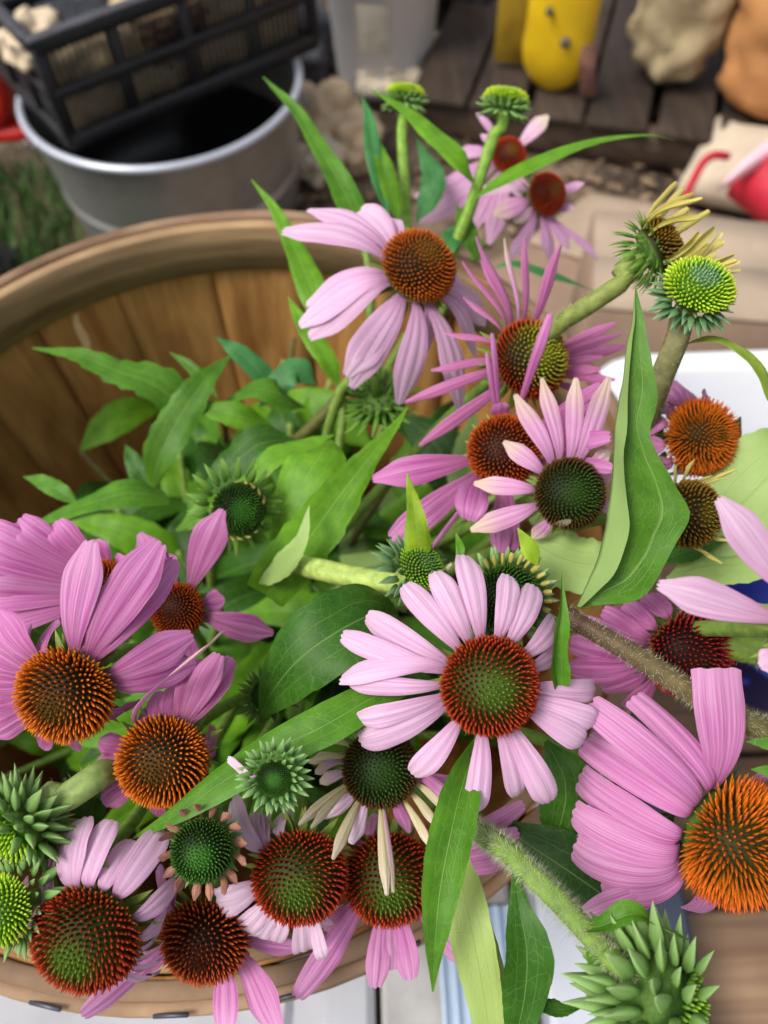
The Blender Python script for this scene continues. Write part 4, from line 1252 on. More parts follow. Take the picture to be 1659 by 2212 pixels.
flower('large coneflower with vivid orange cone and arching pink petals drooping over the basket side', 1578, 1812, .252, .0186, (.52, -.24, .82), 'vivid', [
    (1268, 1522, 84, d_(dz=.004)), (1366, 1503, 80, d_(dz=.010)), (1546, 1442, 112, d_(dz=-.016, tipw=.95, lift=.35, droop=.1, flat=.9)), (1262, 1600, 92, d_(dz=.024, tuck=.8)), (1250, 1675, 92, d_(dz=.022, tuck=.8)), (1236, 1752, 92, d_(dz=.016, tuck=.4, flat=.75)),
    (1238, 1826, 90, d_(dz=.012, tuck=.4, flat=.8)), (1296, 1898, 84, d_(dz=.008, tuck=.3, flat=.85)), (1248, 1988, 78, d_(dz=.004, lift=.1, droop=.1, tipw=.5, flat=.8)), (1480, 1965, 60, d_(dz=.02, flat=.8)), (1690, 1600, 76), (1760, 1720, 76)],
    'mid', dz=.010, lift=.85, droop=.75, H=1.05, lean=.12, tipw=.8, nb=22, bk='dark', roll=.3, wf=.92)

flower('pale pink coneflower at the edge reaching long petals across the large orange cone', 1800, 1370, .200, .0140, (-.15, .1, 1), 'red', [
    (1549, 1074, 84, d_(dz=.0)), (1418, 1262, 84, d_(dz=.004)), (1640, 1440, 62), (1700, 1100, 80), (1900, 1150, 80), (2020, 1300, 80), (2000, 1500, 80), (1850, 1620, 80), (1690, 1580, 70)],
    'pale', dz=.006, lift=.25, droop=.2, tipw=.25)

flower('magenta coneflower with large dark orange cone and broad upright petals', 144, 1497, .250, .0150, (-.10, -.26, .96), 'orange', [
    (197, 1166, 84, d_(dz=-.002, pal='mid')), (346, 1168, 100, d_(dz=.004)), (382, 1208, 78, d_(dz=.010)), (418, 1372, 82, d_(dz=.008)), (425, 1432, 66, d_(dz=.012)), (-8, 1322, 82), (-40, 1400, 66), (-60, 1470, 60), (-50, 1545, 62),
    (-20, 1592, 56), (119, 1340, 56, d_(dz=.016)), (60, 1350, 50, d_(dz=.018)), (165, 1622, 46, d_(dz=.02)), (90, 1618, 46, d_(dz=.02)), (300, 1520, 60, d_(dz=.018)), (260, 1290, 80, d_(dz=.014))],
    'deep', dz=.006, lift=.35, droop=.25, tipw=.38, nb=20, H=.72)

flower('magenta coneflower with orange red cone partly under the long diagonal leaf', 353, 1642, .256, .0143, (.0, -.04, 1), 'orange', [
    (474, 1411, 64, d_(dz=.006)), (502, 1420, 62, d_(dz=.012)), (447, 1427, 80, d_(dz=.012)), (380, 1478, 50, d_(dz=.012)), (342, 1492, 42, d_(dz=.012)), (312, 1528, 40, d_(dz=.012)),
    (486, 1361, 30, d_(dz=-.014, base=(285, 1560), roll=1.1, lift=.9, droop=0, pal='aged')), (212, 1604, 52, d_(dz=.0)), (202, 1662, 54, d_(dz=.002)), (221, 1736, 56, d_(dz=.002)), (255, 1715, 40, d_(dz=.006)), (470, 1590, 70, d_(dz=.014)), (460, 1680, 60, d_(dz=.016)), (340, 1765, 40, d_(dz=.01))],
    'magenta', dz=.006, lift=.4, droop=.25, tipw=.4, nb=18, H=.7)

flower('smaller magenta coneflower tucked behind with rust cone and petals on dark leaves', 385, 1316, .312, .0105, (-.15, -.05, .98), 'ember', [
    (482, 1099, 76, d_(dz=-.004)), (486, 1294, 52), (592, 1368, 62), (300, 1150, 70), (410, 1420, 50), (350, 1190, 60), (455, 1180, 50)],
    'deep', dz=.004, lift=.35, droop=.25, tipw=.2)
flower('magenta coneflower with a heap of overlapping petals against the basket wall', 225, 1275, .300, .0110, (-.35, .25, .9), 'ember', [
    (-30, 1135, 70), (40, 1120, 70), (-40, 1190, 76), (-40, 1250, 70), (-30, 1300, 60), (120, 1125, 66), (200, 1165, 64), (-20, 1370, 60), (270, 1200, 60)],
    'deep', dz=.002, lift=.5, droop=.5, tipw=.5)

flower('pale pink coneflower with large green centred red cone lying on the basket rim', 190, 2022, .237, .0160, (-.14, -.24, .96), 'red', [
    (141, 1802, 62, d_(dz=.02, base=(95, 1950), bend=-.18)), (112, 1852, 52, d_(dz=.02)), (182, 1764, 80, d_(dz=.014)), (243, 1770, 60, d_(dz=.014)), (283, 1812, 50, d_(dz=.014)), (352, 1790, 66, d_(dz=.014)), (382, 1902, 50, d_(dz=.012)), (62, 1900, 50, d_(dz=.026)),
    (360, 1965, 44, d_(dz=.014)), (352, 2000, 40, d_(dz=.016)), (352, 2035, 40, d_(dz=.016)), (350, 2066, 38, d_(dz=.016)), (342, 2096, 38, d_(dz=.018)), (90, 1960, 44, d_(dz=.03))],
    'pale', dz=.016, lift=.75, droop=.5, H=.72, tipw=.55, nb=18, blen=.6, tuck=.45)

flower('coneflower with dark ember cone and long pink petals hanging over the basket rim', 445, 2026, .268, .0143, (.0, -.28, .95), 'ember', [
    (176, 2196, 60, d_(dz=-.006)), (490, 2236, 58), (602, 2236, 84), (650, 2052, 52, d_(dz=.01)), (340, 1872, 46, d_(dz=.016)), (380, 1890, 46, d_(dz=.016)), (560, 1940, 50, d_(dz=.02)), (300, 2100, 44, d_(dz=.004))],
    'mid', dz=-.004, lift=.2, droop=.1, tipw=.5, H=.8, lean=.15)

flower('small bare dark green cone ringed with dried brown petal stubs', 437, 1836, .244, .0094, (.08, .06, 1), 'deepgreen',
    [(437 + 98 * math.cos(a), 1842 + 106 * math.sin(a), 24, d_(dz=-.003 + .004 * math.sin(k * 2.2))) for k, a in enumerate([.25, .7, 1.05, 1.4, 1.75, 2.2, 2.6, 3.0, 3.4, 3.75, 4.2, 4.55, 4.95, 5.35, 5.75, 6.1])],
    'stub', lift=.5, droop=.1, roll=1.2, tipw=.25, nb=20, bk='bud', blen=.75, H=.85)

flower('whitish pink coneflower with red cone and bright green centre between two other cones', 648, 1890, .262, .0154, (.08, -.14, .98), 'red', [
    (503, 1722, 54, d_(dz=.012, base=(560, 1840))), (541, 1760, 46, d_(dz=.014)), (560, 1755, 48, d_(dz=.018)), (612, 1750, 42, d_(dz=.018)), (580, 1752, 40, d_(dz=.02)), (467, 1950, 68, d_(dz=.002, tipw=.9)), (518, 2006, 52, d_(dz=.006)), (546, 2022, 54, d_(dz=.008)),
    (590, 2034, 44, d_(dz=.01)), (659, 2056, 52, d_(dz=.012, tipw=.95)), (706, 1998, 40, d_(dz=.016)), (730, 1960, 40, d_(dz=.018)), (700, 2072, 30, d_(dz=.004))],
    'white', dz=.012, lift=.6, droop=.45, tipw=.7, nb=18, tuck=.3)

flower('coneflower with deep red cone behind cream strips, pink petals hanging over the rim', 841, 1894, .276, .0158, (.08, -.12, .98), 'red', [
    (640, 2158, 64, d_(dz=-.002)), (811, 2136, 52, d_(dz=.0)), (846, 2098, 42), (888, 2118, 54), (1134, 1738, 52, d_(dz=.01)), (1123, 1800, 62, d_(dz=.006)), (1115, 1850, 50, d_(dz=.01)), (1003, 2082, 46, d_(dz=.004)), (760, 1760, 40, d_(dz=.02)), (800, 1760, 40, d_(dz=.02)),
    (700, 2010, 50, d_(dz=.012))],
    'mid', dz=.002, lift=.35, droop=.2, tipw=.5, H=.85)

flower('dark coned coneflower with cream yellow strap petals below the pale pink bloom', 822, 1660, .268, .0127, (.06, .08, 1), 'dark', [
    (644, 1783, 26), (671, 1790, 24), (718, 1858, 28), (836, 1936, 32, d_(dz=-.024)), (850, 1930, 22, d_(dz=-.022, pal='faded')), (934, 1836, 22), (946, 1787, 22), (964, 1752, 22), (667, 1645, 30), (680, 1668, 30, d_(pal='faded')), (706, 1604, 24), (690, 1690, 34, d_(pal='faded', dz=-.004)),
    (758, 1824, 46, d_(pal='white', dz=-.004)), (966, 1722, 34, d_(pal='mid')), (700, 1770, 40, d_(pal='white', dz=.006)), (1000, 1700, 36, d_(pal='mid', dz=.006)), (780, 1590, 24, d_(dz=.01)), (885, 1800, 36, d_(pal='mid', dz=.006))],
    'cream', dz=-.018, lift=.55, droop=.05, roll=1.0, tipw=.3, nb=16, bk='bud')

flower('distant coneflower with red cone turned sideways over the cardboard, petals ragged', 1178, 420, .455, .0118, (.55, -.02, .82), 'scarlet', [
    (1007, 416, 24, d_(pal='faded')), (1065, 464, 40, d_(pal='pinktip')), (1110, 480, 28, d_(pal='faded')), (1099, 562, 32), (1185, 562, 42), (1228, 540, 32), (1292, 564, 24), (1240, 450, 24), (1262, 395, 20)],
    'light', dz=.004, lift=.3, droop=.3, H=.9, tipw=.25)
flower('farthest coneflower with red cone half hidden by the green bud stem', 1098, 336, .485, .0108, (.20, .1, .95), 'scarlet', [
    (893, 422, 38, d_(bend=.22)), (903, 476, 44, d_(bend=.20)), (1029, 244, 18), (1038, 290, 20), (1184, 249, 34, d_(pal='faded')), (1064, 300, 32, d_(dz=-.008)), (1055, 530, 44), (1020, 500, 40), (1130, 430, 40), (985, 330, 30)],
    'light', dz=.002, lift=.5, droop=.35, tipw=.25)

# ------------------------------------------------------------------ buds
W3 = [(15, .82, .0, .60, .75), (15, .90, -.12, .70, .35), (13, .85, -.3, .72, -.15)]
bud('round green bud with dark centre and a crown of pointed bracts above the cones', 594, 1680, .234, .0054, (.03, .02, 1), 'deepgreen',
    [(16, 1.0, .55, .62, 1.0), (16, 1.22, .40, .70, .7), (16, 1.36, .10, .82, .35), (15, 1.38, -.22, .86, .05), (13, 1.2, -.5, .8, -.2)], 'rim', H=.55, petals=[(490, 1640, 26, d_(pal='white', dz=.012, roll=.5))])
bud('lime green bud with flat pale centre above pale grey green bracts', 1508, 622, .278, .0122, (.08, .52, .85), 'lime',
    [(20, .80, -.02, .42, .45), (20, .80, -.16, .55, .10), (18, .72, -.28, .62, -.25), (15, .55, -.36, .66, -.6)], 'grey', H=.55, st=[(1462, 735, .29), (1430, 815, .30), (1390, 930, .33)], scol=lin('#7c7a50'), srad=.0042, hairs=300)
yq = [(1466, 395), (1480, 408), (1502, 420), (1521, 430), (1535, 455), (1490, 450), (1512, 470), (1560, 500), (1565, 520), (1548, 545), (1588, 545), (1590, 557), (1570, 575), (1600, 562), (1545, 490), (1460, 470), (1530, 520), (1602, 580), (1510, 500)]
bud('spiky bud seen from the side with a fan of yellow quill petals', 1418, 540, .302, .0115, (.80, .45, .30), 'brown',
    [('s', 18, 92, .55, .35), ('s', 18, 108, .62, -.2), ('s', 17, 122, .66, -.5), ('s', 14, 137, .66, -.8), ('s', 10, 152, .6, -1.0)], 'long', H=.8,
    petals=[(a, b, 30, d_(dz=.012 * math.sin(k * 1.7))) for k, (a, b) in enumerate(yq)], pal='yellow', lift=.9, st=[(1350, 605, .305), (1270, 660, .31), (1195, 712, .325), (1120, 800, .36)], scol=lin('#7d8a44'), srad=.0036, hairs=300)
bud('small green bud on a tall stem with the long arching leaf', 1092, 218, .400, .0112, (.12, .93, .35), 'lime',
    [(18, .78, .0, .5, .5), (18, .76, -.14, .62, .1), (15, .62, -.26, .68, -.4)], 'pod', H=.5, st=[(1068, 290, .405), (1040, 375, .41), (1008, 470, .42), (970, 560, .43)], scol=lin('#7ca23c'), srad=.0030)
bud('smaller green bud on a straight stem beside the white bucket', 876, 205, .455, .0108, (.10, .93, .35), 'lime',
    [(18, .78, .0, .5, .5), (18, .76, -.14, .62, .1), (15, .62, -.26, .78, -.5)], 'pod', H=.5, st=[(868, 300, .455), (874, 400, .455), (878, 560, .455)], scol=lin('#7ca23c'), srad=.0030)
bud('fuzzy green bud with a yellow ring among the leaves behind the magenta petals', 515, 1098, .335, .0115, (.45, -.2, .87), 'deepgreen',
    [(18, 1.05, .0, .75, .45), (18, 1.1, -.2, .85, .05), (16, 1.0, -.4, .9, -.3)], 'long', H=.6, petals=[(515 + 55 * math.cos(a), 1105 + 62 * math.sin(a), 11, d_(dz=-.006)) for a in np.linspace(.4, 6.0, 18)])
bud('dark green bristly bud seen from behind below the blurred pale bloom', 820, 868, .400, .0125, (.2, -.4, -.6), 'deepgreen',
    [('s', 20, 92, .9, .25), ('s', 20, 112, .9, -.1), ('s', 16, 132, .85, -.4), ('s', 10, 150, .7, -.7)], 'long', H=.6)
bud('green bud with spiky bracts on a thick pale stem left of the pale bloom', 908, 1226, .296, .0095, (.55, .45, .6), 'green',
    [(18, .95, .1, .7, .5), (18, 1.05, -.15, .8, .1), (16, 1.0, -.4, .8, -.3)], 'grey', H=.6, st=[(850, 1260, .305), (770, 1248, .31), (690, 1230, .32), (600, 1210, .36)], scol=lin('#a8be62'), srad=.0044,
    petals=[(975, 1216, 16, d_(pal='cream'))])
bud('dark green cone with a ring of yellow nubs hidden behind the pale petals', 1097, 1292, .275, .0118, (.05, .12, 1), 'deepgreen',
    [(20, 1.02, .05, .55, .45), (20, 1.08, -.15, .6, .15), (16, 1.0, -.3, .6, -.1)], 'rim', H=.6, petals=[(1097 + 96 * math.cos(a), 1290 + 96 * math.sin(a), 17, d_(dz=-.003, lift=.9)) for a in np.linspace(3.3, 6.6, 16)])
bud('leafy green bud seen side on at the left edge beneath the magenta cone', 40, 1790, .246, .0112, (-.55, -.55, .35), 'lime',
    [('s', 16, 88, .7, .3), ('s', 16, 104, .8, -.1), ('s', 15, 120, .85, -.45), ('s', 13, 136, .85, -.75), ('s', 9, 152, .8, -1.0)], 'pod', H=.8, st=[(130, 1730, .25), (215, 1675, .255), (330, 1600, .30)], scol=lin('#8aa05a'), srad=.0044, hairs=200)
bud('yellow green bud with drooping bracts at the left end of the basket rim', 8, 1965, .232, .0098, (-.30, .15, .94), 'lime',
    [(16, .95, .0, .5, .5), (16, 1.0, -.25, .7, .05), (14, .9, -.5, .95, -.4)], 'pod', H=.8, lean=.1)
bud('large hairy green bud hanging head down at the lower right', 1420, 2150, .222, .0125, (.76, -.62, -.05), 'green',
    [('s', 10, 76, .7, -.2), ('s', 11, 94, .85, -.5), ('s', 11, 110, .95, -.8), ('s', 10, 126, 1.05, -1.0), ('s', 8, 142, 1.1, -1.2), ('s', 5, 158, .9, -1.35)], 'pod', H=1.1,
    st=[(1310, 2060, .226), (1220, 1960, .23), (1150, 1890, .236), (1090, 1835, .245), (1010, 1780, .27)], scol=lin('#6f8c3c'), srad=.0032, hairs=3600, hl=.0026)
bud('tiny dark green bud in the shadow between the leaves', 575, 1502, .300, .0062, (.1, .3, .95), 'deepgreen',
    [(14, .95, .0, .9, .4), (14, 1.05, -.2, 1.0, 0)], 'dark', H=.6)

# ------------------------------------------------------------------ leaves that can be told apart
def big_folded():
    t = thing('leafy_stem', 'brown hairy stem with a large upright leaf folded over to its pale underside', 'leaves', P(1720, 1600, .262))
    stem(t, [P(*q) for q in [(1225, 1325, .262), (1250, 1345, .258), (1380, 1420, .252), (1500, 1500, .250), (1600, 1555, .250), (1720, 1600, .262)]], .0030, .0042, lin('#4f392d'), lin('#7a7444'), 1500, seed=5)
    # margins from base to tip: right margin, midrib, fold, flap margin
    right = [(1262, 1312, .255), (1330, 1306, .253), (1395, 1285, .252), (1446, 1200, .250), (1462, 1170, .249), (1490, 1118, .248), (1480, 1080, .248), (1422, 985, .248), (1403, 935, .249), (1420, 868, .249), (1412, 800, .249), (1396, 720, .250), (1376, 622, .252)]
    midr = [(1255, 1316, .256), (1300, 1284, .254), (1350, 1252, .253), (1392, 1200, .252), (1418, 1150, .251), (1432, 1112, .250), (1424, 1060, .250), (1388, 970, .250), (1378, 920, .250), (1386, 860, .250), (1386, 795, .250), (1380, 718, .251), (1375, 621, .252)]
    fold = [(1248, 1310, .256), (1266, 1262, .255), (1282, 1222, .254), (1298, 1180, .253), (1308, 1140, .252), (1315, 1090, .251), (1320, 1040, .251), (1324, 980, .251), (1330, 915, .251), (1340, 845, .251), (1352, 770, .251), (1362, 700, .252), (1374, 620, .252)]
    flap = [(1256, 1312, .253), (1290, 1278, .249), (1318, 1248, .247), (1340, 1216, .246), (1352, 1178, .245), (1358, 1130, .244), (1353, 1060, .244), (1350, 985, .244), (1354, 915, .245), (1358, 850, .246), (1363, 775, .248), (1369, 700, .250), (1374, 622, .252)]
    leaf_strips(t, [right, midr, fold, flap], 'mid', 44, 6, seed=3, mid=1, flip=True)
    leaf(t, [(1205, 1480, .250), (1200, 1420, .247), (1212, 1330, .244), (1214, 1232, .244)], 62, (.25, .1, 1), 'mid', fold=.75, camber=0, wave=.12, serr=.03, widths=[.7, 1, .95, .75, .45, .22, .03])
big_folded()

leafy('long drooping green leaf hanging under the pale bloom over the basket rim', [
    ((([(1030, 1610, .256), (1000, 1690, .246), (978, 1780, .238), (952, 1910, .232), (940, 2030, .229), (935, 2142, .231)]), 102), d_(face=(.1, .1, 1), tint='mid', fold=.36, camber=.12, wave=.06, serr=.02, widths=[.35, .75, .98, 1, .95, .82, .6, .30, .03], n=40))],
    [([(1030, 1612, .256), (1040, 1560, .265), (1000, 1500, .30)], .0016, .0022, GREEN_STEM, 0)])
leafy('olive leaf showing its pale back, hanging below the long drooping leaf', [
    ((([(985, 1850, .262), (1005, 1950, .248), (1032, 2080, .242), (1058, 2240, .242), (1062, 2330, .245)]), 96), d_(face=(-.1, .1, 1), tint='olive', fold=.2, camber=.1, wave=.08, serr=.02, under=True, widths=[.5, .9, 1, .95, .8, .5, .1])),
    ((([(1012, 1870, .262), (1060, 2040, .25), (1085, 2160, .247), (1080, 2290, .247)]), 34), d_(face=(.3, .1, 1), tint='olive', fold=.3, under=True))])
leafy('dark green leaf with a pale midrib hanging from the hairy stem', [
    ((([(1112, 1880, .240), (1122, 1960, .234), (1138, 2060, .231), (1130, 2170, .232), (1100, 2290, .236)]), 118), d_(face=(-.05, .15, 1), tint='deep', fold=.42, camber=.1, wave=.12, serr=.02, widths=[.10, .35, .8, 1, .95, .7, .4, .05], n=36))])
leafy('small twisted leaf curling sideways off the hairy stem', [
    ((([(1250, 2010, .229), (1300, 2000, .224), (1370, 1975, .222), (1430, 2010, .223), (1500, 2036, .225)]), 52), d_(face=(.1, .9, .6), tint='mid', fold=.5, camber=.0, wave=.25, twist=1.2, widths=[.5, .9, 1, .7, .4, .05])),
    ((([(1265, 2050, .225), (1300, 2110, .224), (1330, 2160, .224)]), 34), d_(tint='mid', fold=.4)),
    ((([(1150, 2160, .236), (1200, 2180, .235), (1260, 2175, .236)]), 40), d_(tint='deep', face=(0, .8, .6), fold=.4))])
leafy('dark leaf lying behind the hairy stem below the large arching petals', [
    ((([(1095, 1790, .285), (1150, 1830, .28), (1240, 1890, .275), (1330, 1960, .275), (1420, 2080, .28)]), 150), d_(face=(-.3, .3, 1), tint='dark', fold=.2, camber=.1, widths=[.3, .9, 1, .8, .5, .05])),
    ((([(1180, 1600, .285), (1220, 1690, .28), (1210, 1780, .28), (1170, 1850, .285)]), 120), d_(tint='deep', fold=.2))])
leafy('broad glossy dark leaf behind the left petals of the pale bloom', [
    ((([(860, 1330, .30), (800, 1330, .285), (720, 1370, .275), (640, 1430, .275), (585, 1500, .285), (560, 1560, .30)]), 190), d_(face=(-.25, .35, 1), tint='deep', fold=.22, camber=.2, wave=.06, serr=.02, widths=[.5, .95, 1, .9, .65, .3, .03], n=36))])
leafy('long glossy leaf crossing diagonally from the pale bloom to the left cones', [
    ((([(880, 1470, .262), (800, 1510, .254), (700, 1568, .249), (590, 1622, .249), (480, 1690, .246), (380, 1760, .246), (285, 1812, .252)]), 104), d_(face=(-.3, .5, .8), tint='mid', fold=.25, camber=.25, wave=.05, serr=.01, widths=[.5, .85, 1, .95, .85, .62, .3, .03], n=40))])
leafy('pale ribbed leaf with wavy margin running diagonally up through the middle of the basket', [
    ((([(575, 1285, .345), (640, 1200, .335), (730, 1075, .325), (800, 985, .325), (850, 925, .33), (880, 880, .335)]), 122), d_(face=(.15, .2, 1), tint='bright', fold=.28, camber=.15, wave=.14, serr=.06, widths=[.8, 1, 1, .92, .7, .42, .2, .02], n=40)),
    ((([(560, 1260, .34), (600, 1230, .325), (650, 1170, .315), (668, 1092, .315)]), 58), d_(face=(-.3, .2, 1), tint='pale', fold=.3, under=True))])
leafy('bright smooth leaf arched over in the middle of the basket', [
    ((([(715, 950, .375), (690, 985, .355), (650, 1050, .350), (605, 1130, .352), (580, 1200, .365)]), 128), d_(face=(-.1, .4, .9), tint='bright', fold=.15, camber=.35, wave=.06, serr=.01)),
    ((([(720, 940, .38), (600, 985, .375), (545, 1030, .375), (460, 1075, .38)]), 62), d_(face=(-.2, .5, .8), tint='bright', fold=.25)),
    ((([(640, 950, .40), (560, 960, .39), (490, 1020, .39), (430, 1080, .395)]), 110), d_(face=(-.2, .3, .9), tint='deep', fold=.2, camber=.2))])
leafy('serrated leaf with jagged margin pointing at the split in the basket wall', [
    ((([(400, 880, .425), (330, 830, .42), (250, 800, .42), (160, 765, .425), (70, 752, .435)]), 96), d_(face=(.1, .5, .85), tint='mid', fold=.2, camber=.1, wave=.1, serr=.14, widths=[.85, 1, .9, .75, .55, .35, .18, .05]))])
leafy('curved green leaf crossing in front of the serrated leaf', [
    ((([(325, 1060, .41), (345, 985, .40), (385, 905, .40), (440, 825, .405), (500, 766, .415)]), 92), d_(face=(.2, .3, .95), tint='mid', fold=.3, camber=.2, wave=.10, serr=.07))])
leafy('cluster of short green and blue green leaves against the basket wall', [
    ((([(600, 850, .43), (560, 800, .425), (515, 760, .425), (466, 728, .43)]), 58), d_(face=(.2, .4, .9), tint='blue', fold=.25)),
    ((([(470, 860, .43), (420, 800, .43), (366, 760, .435)]), 30), d_(tint='mid')),
    ((([(660, 880, .425), (600, 850, .41), (540, 840, .41), (480, 870, .42)]), 74), d_(face=(0, .6, .8), tint='mid', fold=.2, camber=.3)),
    ((([(680, 830, .43), (640, 800, .425), (600, 830, .425), (560, 880, .43)]), 70), d_(tint='blue', fold=.2)),
    ((([(590, 920, .415), (520, 900, .405), (450, 880, .405), (400, 850, .41)]), 60), d_(tint='bright', fold=.25))])
leafy('long glossy leaf lying along the top of the magenta petals by the basket wall', [
    ((([(360, 1075, .385), (280, 1065, .375), (200, 1085, .375), (130, 1110, .38), (40, 1150, .39)]), 84), d_(face=(0, .7, .75), tint='mid', fold=.25, camber=.25, serr=.03, widths=[.6, .95, 1, .8, .5, .2, .02])),
    ((([(170, 1090, .40), (130, 1062, .40), (90, 1040, .405), (50, 1030, .41)]), 44), d_(tint='mid')),
    ((([(330, 1060, .41), (290, 1000, .41), (270, 960, .415)]), 50), d_(tint='deep'))])
leafy('tall blurred leaf rising past the galvanised tub rim', [
    ((([(775, 480, .42), (735, 400, .42), (690, 320, .425), (640, 240, .43), (568, 166, .435)]), 62), d_(face=(.2, .1, 1), tint='mid', fold=.3, camber=.1, serr=.03, widths=[1, .95, .8, .65, .5, .3, .05]))],
    [([(775, 480, .42), (800, 620, .42), (790, 900, .42)], .002, .003, GREEN_STEM, 0)])
leafy('tall narrow leaf crossing the basket rim beside the blurred bloom', [
    ((([(720, 720, .40), (680, 640, .40), (640, 545, .405), (595, 455, .41), (543, 388, .415)]), 66), d_(face=(.2, .1, 1), tint='bright', fold=.3, serr=.03, widths=[.6, .95, 1, .8, .5, .25, .04])),
    ((([(735, 840, .395), (705, 775, .39), (660, 710, .39), (622, 640, .395)]), 50), d_(face=(.2, .1, 1), tint='bright', fold=.3))],
    [([(735, 840, .395), (740, 900, .40), (720, 1050, .41)], .002, .0028, GREEN_STEM, 0)])
leafy('two narrow upright leaves standing left of the small straight budded stem', [
    ((([(840, 470, .44), (822, 400, .44), (805, 320, .44), (795, 250, .445), (782, 205, .45)]), 46), d_(face=(.2, .1, 1), tint='blue', fold=.4)),
    ((([(860, 480, .445), (845, 410, .44), (825, 350, .44), (815, 290, .445)]), 50), d_(face=(.2, .1, 1), tint='bright', fold=.4)),
    ((([(900, 480, .46), (925, 430, .46), (935, 380, .46), (900, 300, .465)]), 56), d_(tint='blue', fold=.2))])
leafy('long arching leaf pointing right over the distant red cone', [
    ((([(1015, 440, .405), (1080, 395, .395), (1180, 345, .39), (1300, 305, .395), (1400, 292, .40), (1458, 304, .405)]), 66), d_(face=(0, .75, .7), tint='bright', fold=.25, camber=.1, serr=.02, wave=.05, widths=[.3, .9, 1, .8, .55, .35, .18, .03]))])
leafy('arching leaf pointing left across the small straight budded stem', [
    ((([(1022, 392, .405), (990, 345, .40), (930, 285, .405), (870, 235, .41), (800, 192, .415)]), 66), d_(face=(.1, .55, .85), tint='bright', fold=.25, serr=.02, wave=.05, widths=[.2, .85, 1, .8, .5, .28, .04])),
    ((([(1000, 480, .43), (960, 540, .42), (930, 600, .43)]), 50), d_(tint='blue')),
    ((([(1030, 560, .43), (1010, 500, .425), (985, 440, .43)]), 46), d_(tint='mid')),
    ((([(1060, 580, .42), (1120, 570, .415), (1200, 600, .42), (1290, 630, .43)]), 44), d_(tint='blue', face=(0, .7, .7)))])
leafy('small upright yellow green leaf beside the folded pink petals', [
    ((([(905, 1215, .296), (902, 1160, .292), (893, 1090, .291), (880, 1022, .294)]), 62), d_(face=(.1, .1, 1), tint='yellow', fold=.3, wave=.15, widths=[.6, 1, .95, .75, .5, .3, .04])),
    ((([(992, 1215, .28), (994, 1185, .28), (985, 1150, .282)]), 22), d_(tint='bright')),
    ((([(1160, 1222, .272), (1145, 1185, .271), (1118, 1140, .273)]), 40), d_(tint='yellow', fold=.2))])
leafy('broad pale leaf turned underside up below the dark cone', [
    ((([(1150, 1175, .305), (1220, 1210, .30), (1290, 1220, .298), (1380, 1200, .30)]), 140), d_(face=(0, .5, .9), tint='pale', fold=.1, camber=.1, under=True, widths=[.6, 1, 1, .9, .6, .1]))])
leafy('large pale green leaf spread at the right edge below the white basin', [
    ((([(1490, 1185, .318), (1570, 1120, .312), (1650, 1040, .306), (1760, 930, .306)]), 210), d_(face=(-.2, .4, .9), tint='pale', fold=.15, camber=.15, under=True, widths=[.3, .75, 1, 1, .8, .4])),
    ((([(1440, 1250, .315), (1520, 1225, .310), (1600, 1220, .305), (1720, 1210, .30)]), 110), d_(face=(0, .6, .8), tint='pale', fold=.2, under=True)),
    ((([(1420, 1215, .315), (1500, 1185, .312), (1580, 1160, .308)]), 60), d_(tint='deep', face=(0, .6, .8)))])
leafy('narrow leaf arching over to the right under the lime bud', [
    ((([(1440, 770, .300), (1500, 738, .29), (1560, 734, .285), (1620, 780, .283), (1680, 870, .285), (1720, 950, .29)]), 70), d_(face=(.3, .6, .7), tint='olive', fold=.3, widths=[.1, .3, .5, .8, 1, .8, .3]))])
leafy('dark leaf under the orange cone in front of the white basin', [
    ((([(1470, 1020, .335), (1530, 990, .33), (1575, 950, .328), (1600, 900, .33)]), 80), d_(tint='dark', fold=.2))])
leafy('green leaf tips reaching in from the right edge beside the vivid orange cone', [
    ((([(1720, 1640, .235), (1680, 1610, .236), (1612, 1602, .238)]), 36), d_(tint='mid', fold=.3)),
    ((([(1720, 1690, .235), (1680, 1670, .236), (1622, 1662, .238)]), 36), d_(tint='mid', fold=.3))])

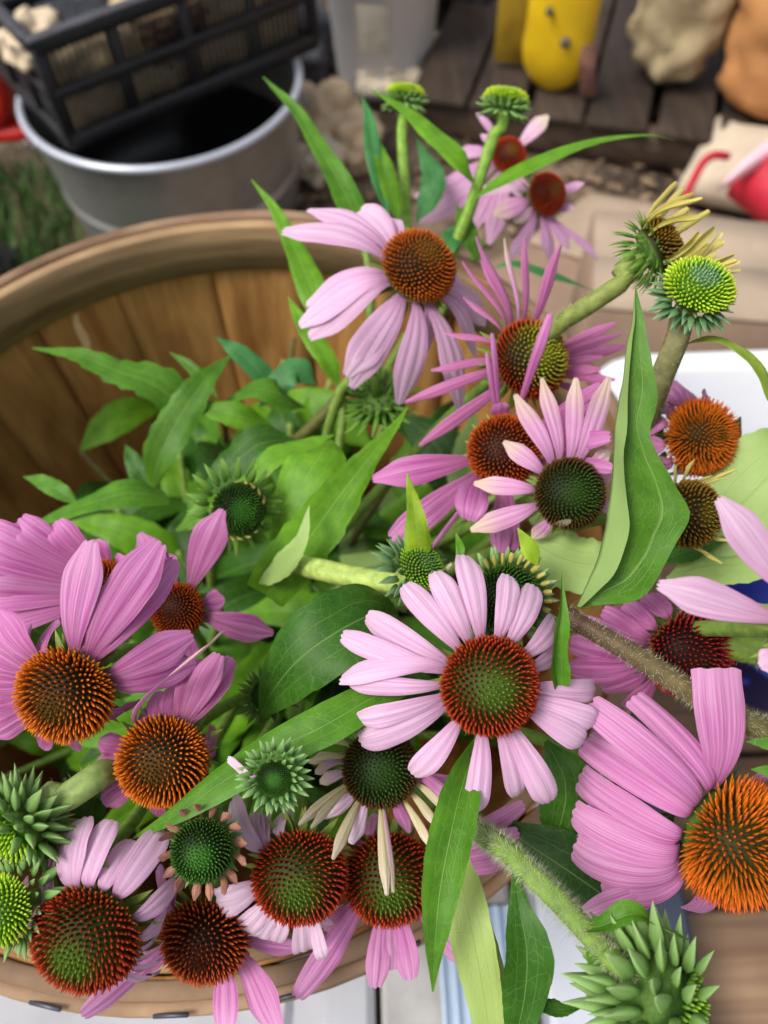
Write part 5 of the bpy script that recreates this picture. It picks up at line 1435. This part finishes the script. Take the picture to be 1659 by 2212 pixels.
# ------------------------------------------------------------------ leaves packed deeper in the basket
def inside(p, m=.02):
    q = (RIM_Z - p[2]) / B_H
    if q < -.02: return math.hypot(p[0] - BC[0], p[1] - BC[1]) < RIM_R - m - .01
    return math.hypot(p[0] - BC[0], p[1] - BC[1]) < RIM_R - (RIM_R - BOT_R) * max(q, 0) ** 1.35 - .017 - m and q < .9
def filler():
    r = random.Random(21); made = 0
    tints = ['deep', 'mid', 'bright', 'mid', 'deep', 'bright', 'dark']
    def surf(x, y):
        """height of the heap: low at the back left, up to the rim in front and right"""
        q = (x - BC[0]) * .75 - (y - BC[1]) * .55
        return RIM_Z - .052 + .30 * q
    while made < 72:
        a, q = r.uniform(0, 6.28), .19 * math.sqrt(r.random())
        x, y = BC[0] + q * math.cos(a), BC[1] + q * math.sin(a)
        z = min(surf(x, y) - r.uniform(0, .07), RIM_Z - .004)
        p = np.array([x, y, z])
        if not inside(p, .01): continue
        made += 1
        dirh = r.uniform(0, 6.28)
        end = np.array([BC[0] + (x - BC[0]) * .5, BC[1] + (y - BC[1]) * .5, max(z - r.uniform(.08, .14), RIM_Z - B_H + .03)])
        t = thing('leafy_stem', 'leafy green coneflower stem packed deep among the others in the basket', 'leaves', end, 'leafy stems packed inside the basket')
        c = lin(r.choice(['#6f8a3c', '#8aa050', '#5c5a30']))
        top = p + np.array([0, 0, .0])
        stem(t, [end, (end + top) / 2 + np.array([r.uniform(-.01, .01), r.uniform(-.01, .01), 0]), top], .0028, .002, c, c, seed=made)
        for k in range(r.choice([3, 4, 4, 5])):
            b = end * (1 - (k + 1) / 5.2) + top * ((k + 1) / 5.2) if k < 4 else top
            h = dirh + k * 2.4 + r.uniform(-.4, .4); L = r.uniform(.055, .10); el = r.uniform(-.1, .6)
            d = np.array([math.cos(h) * math.cos(el), math.sin(h) * math.cos(el), math.sin(el)])
            m = b + d * L * .5 + np.array([0, 0, .008]); e = b + d * L + np.array([0, 0, -r.uniform(.0, .02)])
            if not (inside(e, -.002) and inside(m, 0)) or e[2] > surf(e[0], e[1]) + .02 or e[2] > RIM_Z + .012: continue
            leaf(t, [b, m, e], r.uniform(38, 68), nrm(np.array([0, 0, 1.]) + r.uniform(-.4, .4) * np.array([1, 0, 0]) + r.uniform(-.7, .1) * np.array([0, 1, 0])), r.choice(tints), fold=r.uniform(.15, .4), camber=r.uniform(.1, .3), serr=.05, world=True, n=18, ns=7, under=r.random() < .12)
filler()
